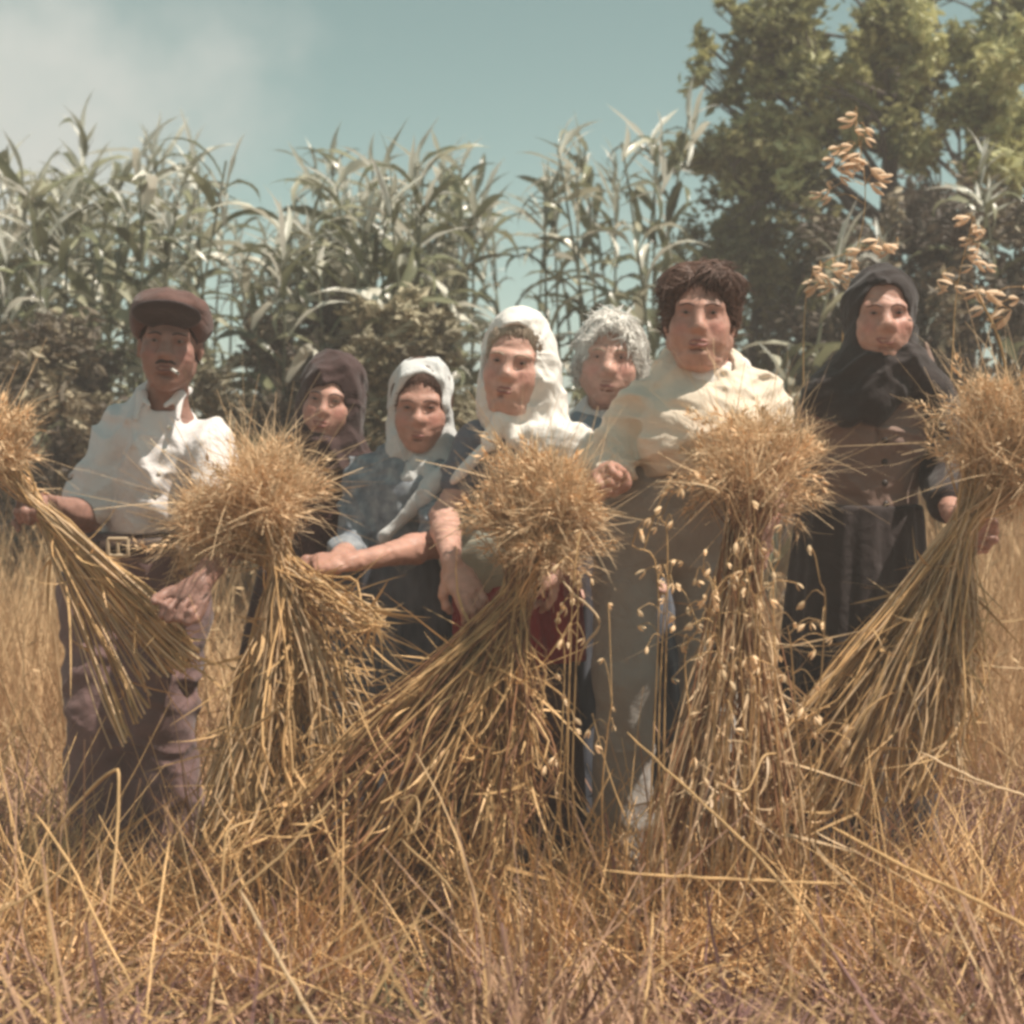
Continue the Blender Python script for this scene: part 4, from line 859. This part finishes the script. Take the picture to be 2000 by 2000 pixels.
# ---- the tall figure in the cream jacket
def cream():
    c = P(1368, 622, 3.58); Rm = rot(-9, 1, 2); s = 1.06
    nk = P(1385, 745, 3.66); pv = P(1290, 1000, 3.74); shl = P(1262, 805, 3.68); shr = P(1478, 790, 3.66)
    el = P(1195, 905, 3.72); wl = P(1215, 945, 3.50); er = P(1508, 960, 3.62); wr = P(1492, 1040, 3.40)
    par = person('tall woman with short wavy brown hair, cream jacket and grey-beige trousers', c, Rm, s, 'skin_mid', dict(neck=nk, pelvis=pv, arms=[(shl, el, wl), (shr, er, wr)]),
        brow=M['hair_brown'], jaw=1.10, nose=.90, age=.0009, chin=.011, neck_r=.058, open_=.5, hands=[dict(w=wl, f=(-.5, -.5, .25), n=(.5, -.2, -.6), curl=(80, 85, 60), side=-1, sc=1.05), dict(w=wr, f=(-.3, -.6, -.5), n=(-.6, .2, -.4), side=1)])
    lo, hi = B3(nk, pv, el, er, wr, shl, shr, m=.16)
    def jk(F):
        trunk_cloth(F, nk, pv + V3(.04, 0, .06), shl, shr, 1.08, .98, .85, depth=1.15)
        F.ell(P(1380, 850, 3.58), (.17, .09, .12), None, .05)
        sleeve(F, shl, el, .074, .066, wl * .55 + el * .45, .050); sleeve(F, shr, er, .076, .070, wr * .8 + er * .2, .052)
        F.folds(.0045, [(36, 5, 50), (-30, 5, 70), (60, 0, 40), (10, 0, 110)], 44); F.cap(c, nk + V3(0, -.06, .03), .06, .055, .012, 'sub')
        F.cut(P(1300, 928, 3.62), (.15, 0, -1))
    g_ = garment(par, 'jacket', lo, hi, .0065, jk, M['cream']); buttons(par, g_, [P(1352 - i * 14, 800 + i * 38, 3.5) for i in range(4)], M['button'], .008)
    def co(F):
        F.cap(nk + V3(-.085, -.01, .045), nk + V3(-.02, -.10, -.012), .026, .030, .02); F.cap(nk + V3(-.02, -.10, -.012), nk + V3(.075, -.03, .035), .028, .020, .02)
        F.cap(nk + V3(-.02, -.1, -.01), nk + V3(.0, -.13, -.06), .026, .012, .02); F.folds(.005, [(50, 10, 30), (20, 40, 50)], 3)
    garment(par, 'collar', nk - V3(.18, .2, .16), nk + V3(.2, .1, .14), .0045, co, M['scarf_white'])
    an = ankles((1215, 1400), 3.78)
    trousers(par, 'trousers', pv + V3(0, 0, -.02), [(pv + V3(-.088, 0, -.06), P(1222, 1330, 3.72), an[0]), (pv + V3(.118, .04, -.08), P(1385, 1330, 3.82), an[1])], M['greige'], (.090, .076, .080), .165, 8, top=.17, famp=.0028)
    shoes(par, an, M['boot'])
    def hr(F):
        hair_cap(F, c, Rm, s, .076, .004, 1.0)
        E = lambda x, y, z, rx, ry, rz, k=.02, m='add': F.ell(c + Rm @ (V3(x, y, z) * s), V3(rx, ry, rz) * s, Rm, k * s, m)
        E(-.050, -.025, .080, .034, .045, .028, .04); E(.035, -.030, .088, .038, .040, .024, .04); E(.068, .0, .045, .018, .042, .050, .04); E(-.070, .0, .042, .017, .042, .045, .04)
        F.folds(.0018, [(150, 30, 20), (60, 30, 60)], 51); F.ell(c + Rm @ (V3(.0, -.085, .030) * s), V3(.058, .05, .050) * s, Rm, .015, 'sub')
    ho_ = head_shell(par, 'hair', c, Rm, s, hr, M['hair_brown'], .0045); strands(par, ho_, c, Rm, s, 7000, M['hair_brown'], .042, .0009, .0015, (.03, -.05, .13), 5)
cream()

# ---- old woman in black
def black_woman():
    c = P(1722, 622, 3.88); Rm = rot(-7, 1, 0); s = 1.05
    nk = P(1720, 752, 3.96); pv = P(1690, 1040, 4.0); shl = P(1605, 800, 3.98); shr = P(1812, 795, 3.96)
    el = P(1572, 950, 4.04); wl = P(1585, 1080, 4.02); er = P(1848, 950, 3.90); wr = P(1862, 1010, 3.62)
    par = person('old woman in a black headscarf and taupe jacket holding up the right-hand sheaf', c, Rm, s, 'skin_mid', dict(neck=nk, pelvis=pv, arms=[(shl, el, wl), (shr, er, wr)]),
        brow=M['hair_brown'], smile=.005, ears=False, jaw=.97, nose=1.12, age=.0010, open_=.6, neck_r=.048, hands=[dict(w=wl, f=wl - el, n=(1, 0, 0)), dict(w=wr, f=(.35, -.6, -.25), n=(.5, .45, -.1), curl=(55, 75, 55), side=-1)])
    lo, hi = B3(nk, pv, el, er, wl, wr, m=.17)
    def jk(F):
        trunk_cloth(F, nk, pv, shl, shr, 1.04, 1.02, .98)
        F.folds(.006, [(15, 5, 75), (-25, 5, 60), (50, 0, 30)], 61); F.cap(c, nk + V3(0, -.03, .03), .06, .055, .01, 'sub')
        [F.cap(P(1712, 800, y), P(1724, 1010, y), .006, .006, .006, 'sub') for y in (3.78, 3.80, 3.82, 3.84)]; F.cap(P(1640, 918, 3.80), P(1690, 922, 3.79), .006, .006, .006, 'sub'); F.cap(P(1760, 918, 3.79), P(1815, 912, 3.80), .006, .006, .006, 'sub'); F.cut(P(1690, 1012, 3.85), (0, 0, -1))
    g_ = garment(par, 'jacket', lo, hi, .0065, jk, M['taupe']); buttons(par, g_, [P(1735 + i * 2, 860 + i * 42, 3.8) for i in range(4)], M['button_dark'], .009)
    def slv(F): sleeve(F, shr + V3(.01, 0, 0), er, .064, .056, wr * .5 + er * .5, .046); F.folds(.006, [(25, 5, 20), (-15, 5, 40)], 4)
    garment(par, 'sleeve', *B3(shr, er, wr, m=.12), .0065, slv, M['black_skirt'])
    def sll(F): sleeve(F, shl - V3(.01, 0, 0), el, .064, .056, wl * .8 + el * .2, .046); F.folds(.006, [(25, 5, 20), (-15, 5, 40)], 5)
    garment(par, 'sleeve', *B3(shl, el, wl, m=.12), .0065, sll, M['taupe'])
    skirt(par, 'skirt', P(1680, 985, 3.98), V3(P(1670, 1500, 3.98)[0], pv[1], .12), .172, .24, M['black_skirt'], 12, .8)
    def hd(F):
        hood(F, c, Rm, s, .066, .096, -.006, loose=1.03, peak=-.004, top=.0, tail=lambda F, L: (F.cap(L(-.05, .0, -.12), L(-.14, .02, -.205), .06, .045, .05), F.cap(L(.05, .0, -.12), L(.13, .02, -.20), .06, .045, .05), F.cap(L(.0, -.02, -.14), L(-.02, -.05, -.23), .07, .04, .05), F.cap(L(-.13, 0, -.2), L(-.09, -.05, -.26), .05, .02, .04), F.cap(L(.13, 0, -.2), L(.15, -.03, -.28), .045, .02, .04)))
        F.folds(.0055, [(35, 10, 25), (-20, 30, 45)], 19)
    head_shell(par, 'headscarf', c, Rm, s, hd, M['scarf_black'], .0055, .3, .42)
    def fl(F):
        F.cap(P(1808, 670, 3.98), P(1822, 780, 3.96), .012, .045, .03); F.cap(P(1822, 780, 3.96), P(1850, 800, 3.96), .045, .03, .03); F.folds(.006, [(35, 10, 25)], 3)
    garment(par, 'scarf_fold', *B3(P(1800, 640, 3.98), P(1865, 830, 3.96), m=.08), .0055, fl, M['taupe'])
black_woman()

# ------------------------------------------------------------------ sheaves
def ear_mesh(seed, m, L=.075, awn=.07, droop=.6, grain=.006):
    """a ripe ear: grains in rows round a bent spine, each with a long awn"""
    rs = np.random.default_rng(seed); n = 9; t = np.linspace(0, 1, n); ang = droop * t
    sp = np.stack([np.cumsum(np.sin(ang)) * L / n, np.zeros(n), np.cumsum(np.cos(ang)) * L / n], 1)
    V, F3, F4 = [], [], []
    for i in range(n):
        T = V3(math.sin(ang[i]), 0, math.cos(ang[i])); A = V3(0, 1, 0); B = np.cross(T, A)
        for j in range(2):
            a = (i * 2.4 + j * math.pi); o = A * math.cos(a) + B * math.sin(a); d = unit(T * 1.2 + o * rs.uniform(.4, .9)); c = sp[i] + o * grain * .5
            w = np.cross(d, o); g = grain * rs.uniform(.8, 1.2); k = len(V)
            V += [c, c + d * g * 1.1 + w * g * .5, c + d * g * 1.1 - w * g * .5, c + d * g * 1.1 + o * g * .5, c + d * g * 2.4]
            F3 += [[k, k + 1, k + 3], [k, k + 3, k + 2], [k, k + 2, k + 1], [k + 4, k + 3, k + 1], [k + 4, k + 2, k + 3], [k + 4, k + 1, k + 2]]
            e = unit(d + rs.normal(size=3) * .22); k = len(V); al = awn * rs.uniform(.5, 1.2); mid = c + e * al * .5 + rs.normal(size=3) * al * .05
            V += [c + d * g * 2 + w * .0009, c + d * g * 2 - w * .0009, mid + w * .0008, mid - w * .0008, c + e * al + T * al * .3]
            F3 += [[k, k + 1, k + 3], [k, k + 3, k + 2], [k + 2, k + 3, k + 4]]
    return mesh_np('ear', V, np.array(F3), smooth=False, mats=m)
def spikelet_mesh(seed, m, L=.028):
    """an oat spikelet: two papery husks opening like a beak"""
    rs = np.random.default_rng(seed); V, F = [], []
    for sgn in (-1, 1):
        S = 5; t = np.linspace(0, 1, S); sp = .22 * rs.uniform(.7, 1.3)
        for i in range(S):
            w = .46 * L * math.sin(math.pi * (.08 + .84 * t[i])) ; x = sgn * sp * L * t[i] ** .8
            V += [[x, -w * .5, -L * t[i]], [x + sgn * w * .45, 0, -L * t[i]], [x, w * .5, -L * t[i]]]
        b = len(V) - S * 3
        for i in range(S - 1):
            for k in (0, 1): a = b + i * 3 + k; F.append([a, a + 1, a + 4, a + 3])
    return mesh_np('spikelet', V, np.array(F), mats=m)
EARS = {k: [ear_mesh(i + 10 * j, M[k], .085, .05, random.uniform(.3, 1.6), .0075) for i in range(4)] for j, k in enumerate(('ear', 'ear_brown', 'ear_pale'))}
M['husk'] = mat('oat_husk', (.80, .60, .42), rough=.5, var=.12, scale=60, rand=.12, trans=.3)
SPIK = [spikelet_mesh(i, M['husk']) for i in range(4)]
SPIK_S = [spikelet_mesh(i + 9, M['ear'], .022) for i in range(4)]
def aim(o, d, roll=None):
    q = Vector(d).to_track_quat('Z', 'Y') @ Quaternion((0, 0, 1), random.uniform(0, 6.28) if roll is None else roll); o.rotation_mode = 'QUATERNION'; o.rotation_quaternion = q
def sheaf(label, tie, tuft, tr, fan, n, straw, ear, up, d_end, rt=.030, tie_px=None, sr=.0026, ears=True, loose=.5, band=True, droop=0., extra=400, earscale=1.0, kink=.012, blades=3, tmax=1.3, via=None):
    """tie: bound point; tuft: centre of the heads, tr their spread; fan: end positions as (px, py) pairs interpolated, at distances d_end"""
    base = tie.copy(); e = empty('sheaf', base, label, 'sheaf', None)
    rel = lambda p: p - base
    lobes = [(random.uniform(-1, 1), random.uniform(-.9, .9)) for _ in range(6)]
    for i in range(n):
        a = random.uniform(0, 6.28); rr = rt * math.sqrt(random.random()); u = random.random()
        ax = unit(tuft - tie); s1 = unit(np.cross(ax, V3(0, 1, .1))); s2 = np.cross(ax, s1)
        off = s1 * math.cos(a) * rr + s2 * math.sin(a) * rr
        lobe = lobes[random.randrange(6)]; Lt = np.linalg.norm(tuft - tie); sp_ = s1 * (lobe[0] + random.gauss(0, .30)) * tr[0] + s2 * (lobe[1] + random.gauss(0, .30)) * tr[1]
        tip = tie + ax * Lt * random.uniform(.50, tmax) + sp_ * random.uniform(.7, 1.35)
        k = u * (len(fan) - 1); j = min(int(k), len(fan) - 2); w = k - j
        fx = fan[j][0] * (1 - w) + fan[j + 1][0] * w + random.uniform(-18, 18); fy = fan[j][1] * (1 - w) + fan[j + 1][1] * w
        end = P(fx, fy, random.uniform(*d_end)); sh = random.uniform(.45, 1.0) ** .5; p0 = tie + off
        endp = p0 + (end - p0) * (sh if random.random() < loose else 1.0)
        gz = float(ground_z(endp[0], endp[1])) + .01; endp[2] = max(endp[2], gz)
        mid = p0 * .5 + endp * .5 + rng.normal(size=3) * kink * np.array([1, 1, .6]) - V3(0, 0, .0)
        q3 = p0 * .2 + endp * .8 + rng.normal(size=3) * kink * 1.6
        pts = catmull([tip, tie * .5 + tip * .5 + off * .6 + rng.normal(size=3) * .006, p0, p0 * .8 + endp * .2 + rng.normal(size=3) * .004, mid, q3, endp], 15)
        r = sr * random.uniform(.65, 1.35)
        V, F_ = tubes((pts - base)[None], np.linspace(r * .55, r * 1.1, 15)[None], 4)
        obj('straw', mesh_np('straw', V, F_, mats=M[straw] if random.random() < .62 else M[up]), e, world=False)
        if ears:
            o = obj('ear', random.choice(EARS[ear]), e, world=False); o.location = tip - base
            d = unit(tip - tie) + unit(tip - tuft) * .5 + rng.normal(size=3) * .45 - V3(0, 0, droop * random.uniform(0, 2.5)); aim(o, d); s = random.uniform(.75, 1.25) * earscale; o.scale = (s, s, s)
    if ears:                                       # awns, leaves and broken bits nobody could count
        m_ = extra; ax = unit(tuft - tie); s1 = unit(np.cross(ax, V3(0, 1, .1))); s2 = np.cross(ax, s1); lb = np.array(lobes)[rng.integers(0, 6, m_)] + rng.normal(size=(m_, 2)) * .32
        tp = tie + ax * np.linalg.norm(tuft - tie) * rng.uniform(.45, 1.25, (m_, 1)) + (s1 * lb[:, :1] * tr[0] + s2 * lb[:, 1:] * tr[1]) * rng.uniform(.7, 1.3, (m_, 1))
        d = unit(tp - tie) + rng.normal(size=(m_, 3)) * .7
        Pl = wander(m_, 6, tp, d, rng.uniform(.04, .13, m_), rng.uniform(.4, 2.2, m_)); V, F_ = ribbons(Pl, .0034 * rng.uniform(.5, 1.6, m_)[:, None] * np.linspace(1, .3, 6)[None], unit(rng.normal(size=(m_, 3))))
        tag(obj('awns', mesh_np('awns', V, F_, smooth=False, mats=M[ear]), e), kind='stuff')
    m_ = int(n * blades); k = rng.uniform(0, len(fan) - 1, m_); fx = np.interp(k, range(len(fan)), [f[0] for f in fan]); fy = np.interp(k, range(len(fan)), [f[1] for f in fan])
    E = np.array([P(a, b, random.uniform(*d_end)) for a, b in zip(fx, fy)]); t = rng.uniform(.15, 1.0, m_)[:, None]; st = tie * (1 - t) + E * t
    Pl = wander(m_, 6, st, unit(E - tie) + rng.normal(size=(m_, 3)) * .7, rng.uniform(.04, .20, m_), rng.uniform(0, .9, m_)); Pl[:, :, 2] = np.maximum(Pl[:, :, 2], .02)
    V, F_ = ribbons(Pl, .006 * rng.uniform(.4, 1.6, m_)[:, None] * np.array([.6, 1, 1, .8, .5, .1])[None], unit(rng.normal(size=(m_, 3))))
    tag(obj('broken_blades', mesh_np('broken_blades', V, F_, smooth=False, mats=M[straw]), e), kind='stuff')
    if band:
        ax = unit(tuft - tie); s1 = unit(np.cross(ax, V3(0, 1, .1))); s2 = np.cross(ax, s1); pl = []
        for kk in range(3):
            a = np.linspace(0, 2 * np.pi, 20); pl.append(tie + (rt + .008) * (np.cos(a)[:, None] * s1 + np.sin(a)[:, None] * s2) + ax * (.008 * (kk - 1) + .004 * np.sin(a)[:, None]))
        V, F_ = tubes(np.array(pl), .0045, 5); obj('band', mesh_np('band', V, F_, mats=M[straw]), e)
    return e
sheaf('long loose bunch of straw pulled across the man\'s trousers from his raised fist', P(72, 985, 3.40), P(-45, 862, 3.36), (.035, .05, .06), [(230, 1470), (300, 1330), (350, 1310), (368, 1300), (375, 1290), (372, 1270), (350, 1235), (330, 1200)], 150, 'straw', 'ear', 'straw_pale', (3.3, 3.45), rt=.022, band=False, extra=250, kink=.005, loose=.3, blades=.8)
sheaf('sheaf with the fluffiest pale head, tied beside the man\'s shirt', P(548, 1100, 3.42), P(462, 985, 3.42), (.088, .10, .135), [(372, 1660), (420, 1600), (450, 1690), (540, 1560), (620, 1600), (700, 1560), (735, 1215), (750, 1225)], 240, 'straw', 'ear_pale', 'straw_pale', (3.25, 3.6), rt=.040, extra=1300, band=False, droop=.2, kink=.018, tmax=1.18)
sheaf('broad dark sheaf in the centre spreading its straw down to the left', P(1012, 1160, 3.40), P(1085, 1010, 3.40), (.085, .085, .140), [(420, 1690), (480, 1650), (560, 1640), (640, 1700), (760, 1650), (860, 1700), (960, 1720), (1010, 1640), (1060, 1500)], 300, 'straw', 'ear', 'straw_dark', (3.2, 3.55), rt=.045, extra=900, kink=.024, band=False, droop=.25)
sheaf('upright oat sheaf drooping its spikelets before the beige jacket', P(1450, 1065, 3.32), P(1500, 905, 3.32), (.090, .09, .150), [(1250, 1680), (1300, 1740), (1370, 1700), (1430, 1740), (1500, 1700), (1560, 1690), (1600, 1620)], 130, 'straw_pale', 'ear', 'straw_dark', (3.2, 3.5), rt=.050, band=False, extra=700, droop=.2)
sheaf('fan-shaped sheaf held up at the right edge by the old woman', P(1884, 1025, 3.42), P(1968, 850, 3.42), (.085, .085, .120), [(1450, 1500), (1500, 1560), (1570, 1600), (1650, 1600), (1730, 1580), (1800, 1560), (1870, 1530), (1900, 1400)], 230, 'straw', 'ear_pale', 'straw_pale', (3.3, 3.6), rt=.034, extra=1200, kink=.014, band=False, droop=.2)

# stems of oats hanging their spikelets, each a plant of its own
def oat_stem(label, pts, spots, group, size=1.0, sr=.0026, mstraw='straw'):
    pl = catmull(pts, 16); b = pl[0].copy(); e = empty('oat_stem', b, label, 'oat stem', group)
    V, F_ = tubes((pl - b)[None], np.linspace(sr, sr * .5, 16)[None], 5); obj('stalk', mesh_np('stalk', V, F_, mats=M[mstraw]), e, world=False)
    for q in spots:
        i = int(np.argmin(np.linalg.norm(pl - q, axis=1))); tw = catmull([pl[i], (pl[i] + q) / 2 + V3(0, 0, .02), q], 6)
        V, F_ = tubes((tw - b)[None], .0011, 3); obj('twig', mesh_np('twig', V, F_, mats=M[mstraw]), e, world=False)
        o = obj('spikelet', random.choice(SPIK if size > 1 else SPIK_S), e, world=False); o.location = q - b; o.rotation_euler = ((random.uniform(-.6, .6), random.choice((-1, 1)) * random.uniform(.9, 1.5), random.uniform(-.5, .5)) if size > 1 else (random.uniform(-.9, .9), random.uniform(-1.2, 1.2), random.uniform(0, 6.28))); s = size * random.uniform(.75, 1.25); o.scale = (s, s, s)
def around(px, py, d, k, sx, sy): return [P(px + random.gauss(0, sx), py + random.gauss(0, sy), d + random.gauss(0, .03)) for _ in range(k)]
oat_stem('tall oat stem with pinkish cream spikelets hanging highest, left of the black headscarf', [P(1640, 900, 4.3), P(1650, 600, 4.3), P(1690, 400, 4.3), P(1670, 215, 4.3)], [P(x, y, 4.28) for x, y in ((1675, 225), (1690, 250), (1665, 285), (1680, 300), (1630, 312), (1700, 330), (1712, 345), (1640, 345), (1620, 370), (1655, 300), (1605, 380), (1690, 318), (1668, 240), (1650, 325), (1640, 290), (1720, 350), (1615, 355), (1700, 360), (1690, 270), (1670, 255), (1660, 310), (1635, 330), (1625, 385))], None, 1.6)
oat_stem('oat stem bending over just above the top of the black headscarf', [P(1575, 900, 4.25), P(1570, 650, 4.25), P(1600, 520, 4.25), P(1750, 475, 4.25)], [P(x, y, 4.22) for x, y in ((1590, 535), (1615, 545), (1640, 535), (1655, 520), (1665, 510), (1700, 480), (1725, 478), (1755, 478), (1595, 560), (1625, 560), (1680, 490), (1605, 525), (1645, 555), (1735, 490), (1715, 470), (1600, 550), (1630, 530), (1655, 535))], None, 1.55)
oat_stem('oat stem with spikelets strung in a column right of the black headscarf', [P(1850, 900, 4.2), P(1860, 700, 4.2), P(1870, 560, 4.2), P(1900, 430, 4.2)], [P(x, y, 4.18) for x, y in ((1880, 430), (1905, 440), (1900, 470), (1915, 475), (1905, 510), (1925, 520), (1830, 548), (1910, 570), (1925, 580), (1865, 560), (1900, 450), (1890, 500), (1925, 450), (1850, 560), (1925, 600), (1840, 535), (1895, 425), (1912, 490), (1900, 520))], None, 1.55)
oat_stem('golden bent straw rising from the right-hand tuft beside cream spikelets', [P(1972, 760, 3.6), P(1950, 660, 3.6), P(1910, 575, 3.6)], [P(x, y, 3.6) for x, y in ((1960, 620), (1975, 605), (1990, 585), (1998, 560), (1905, 568), (1925, 570))], None, 1.8, .005, 'straw')
for i in range(16):
    px = random.uniform(1270, 1600); top = random.uniform(1000, 1350)
    oat_stem('ripe oat stem hanging cream spikelets in front of the upright sheaf', [P(px + random.uniform(-30, 30), 1720, 3.2), P(px, 1500, 3.15), P(px + random.uniform(-20, 20), top + 60, 3.12), P(px + random.uniform(-40, 40), top, 3.1)],
        around(px, top + 60, 3.1, random.randint(4, 8), 38, 70), 'oat stems before the upright sheaf', .95)
for i in range(5):
    px = random.uniform(1090, 1190); top = random.uniform(1080, 1420)
    oat_stem('oat stem curling out below the dark tuft in the centre', [P(px + random.uniform(-50, 30), 1680, 3.2), P(px, 1550, 3.15), P(px + 10, top + 60, 3.12), P(px + random.uniform(-30, 30), top, 3.1)], around(px, top + 60, 3.1, 6, 28, 80), 'oat stems below the central tuft', .9)
# single long straws lying and leaning in the foreground
def straw(label, pts, r=.0032, m='straw', cat='straw'):
    w = np.array([P(*p) for p in pts]); pl = catmull(w, 18); pl[1:-1] += rng.normal(size=(16, 3)) * .0008; b = w[0]
    V, F_ = tubes((pl - b)[None], (r * .85 * (1 + .14 * np.sin(np.arange(18) * 1.7)) * np.minimum(1, np.minimum(np.arange(18), 17 - np.arange(18)) * .35 + .35))[None], 6); o = obj('straw', mesh_np('straw', V, F_, mats=M[m])); o.location = b
    tag(o, label, cat)
straw('longest straw leaning diagonally from the grey trousers down to the right', [(1225, 1430, 3.1), (1330, 1530, 2.95), (1450, 1640, 2.8), (1530, 1730, 2.7), (1640, 1870, 2.6)], .0034)
straw('thick yellow straw running off the right edge at the bottom', [(1625, 1615, 2.9), (1760, 1690, 2.75), (1880, 1745, 2.65), (2040, 1830, 2.5)], .0042)
straw('pale straight straw pointing down at the bottom edge left of the middle', [(470, 1740, 2.75), (520, 1830, 2.6), (570, 1920, 2.5), (640, 2040, 2.4)], .0045, 'straw_pale')
straw('straw leaning up to the right from the root of the pale straight one', [(465, 1742, 2.76), (560, 1660, 2.82), (650, 1560, 2.9)], .0038)
straw('bent straw with its knee above the man\'s boots', [(105, 1625, 2.95), (165, 1555, 2.95), (222, 1505, 2.92), (232, 1530, 2.9), (226, 1650, 2.85), (212, 1800, 2.75)], .0042)
straw('short broken straw standing bent between two sheaves', [(432, 1750, 2.85), (438, 1660, 2.88), (450, 1620, 2.9), (500, 1600, 2.95)], .0036)
straw('level straw lying across the stubble below the oats', [(1180, 1700, 2.8), (1330, 1712, 2.78), (1480, 1720, 2.76), (1650, 1726, 2.74)], .0032)
straw('folded pair of straws sticking out of the first tied sheaf', [(465, 1430, 3.2), (500, 1415, 3.18), (550, 1380, 3.15)], .0040)
straw('curling pale leaf blade looping beside the grey trousers', [(1100, 1135, 3.2), (1120, 1160, 3.18), (1160, 1195, 3.15), (1170, 1225, 3.15), (1140, 1265, 3.16), (1130, 1300, 3.2)], .0036, 'straw_pale')
straw('hooked straw in front of the dark boot', [(780, 1560, 2.95), (815, 1560, 2.95), (812, 1620, 2.9), (785, 1640, 2.9), (850, 1700, 2.85), (900, 1760, 2.8)], .0034)
straw('kinked straw left of the fan-shaped sheaf', [(1395, 1525, 3.0), (1455, 1545, 3.0), (1490, 1480, 3.05), (1520, 1470, 3.1)], .0032)
straw('straw leaning against the left corner stubble', [(-20, 1790, 2.7), (70, 1740, 2.75), (140, 1680, 2.8)], .0036)
straw('upright thin straw at the bottom below the bent one', [(285, 1990, 2.5), (300, 1850, 2.6), (330, 1640, 2.8)], .0028)
straw('upright straw at the bottom right of the middle', [(1255, 2010, 2.5), (1270, 1870, 2.6), (1275, 1780, 2.7)], .0030)
straw('crossing straw in the left corner', [(70, 1590, 2.95), (140, 1690, 2.85), (180, 1780, 2.75), (260, 1930, 2.6)], .0032)
straw('pale weathered straw fallen before the oats at the far right', [(1800, 1470, 3.1), (1900, 1520, 3.05), (2020, 1560, 3.0)], .0038, 'straw_pale')
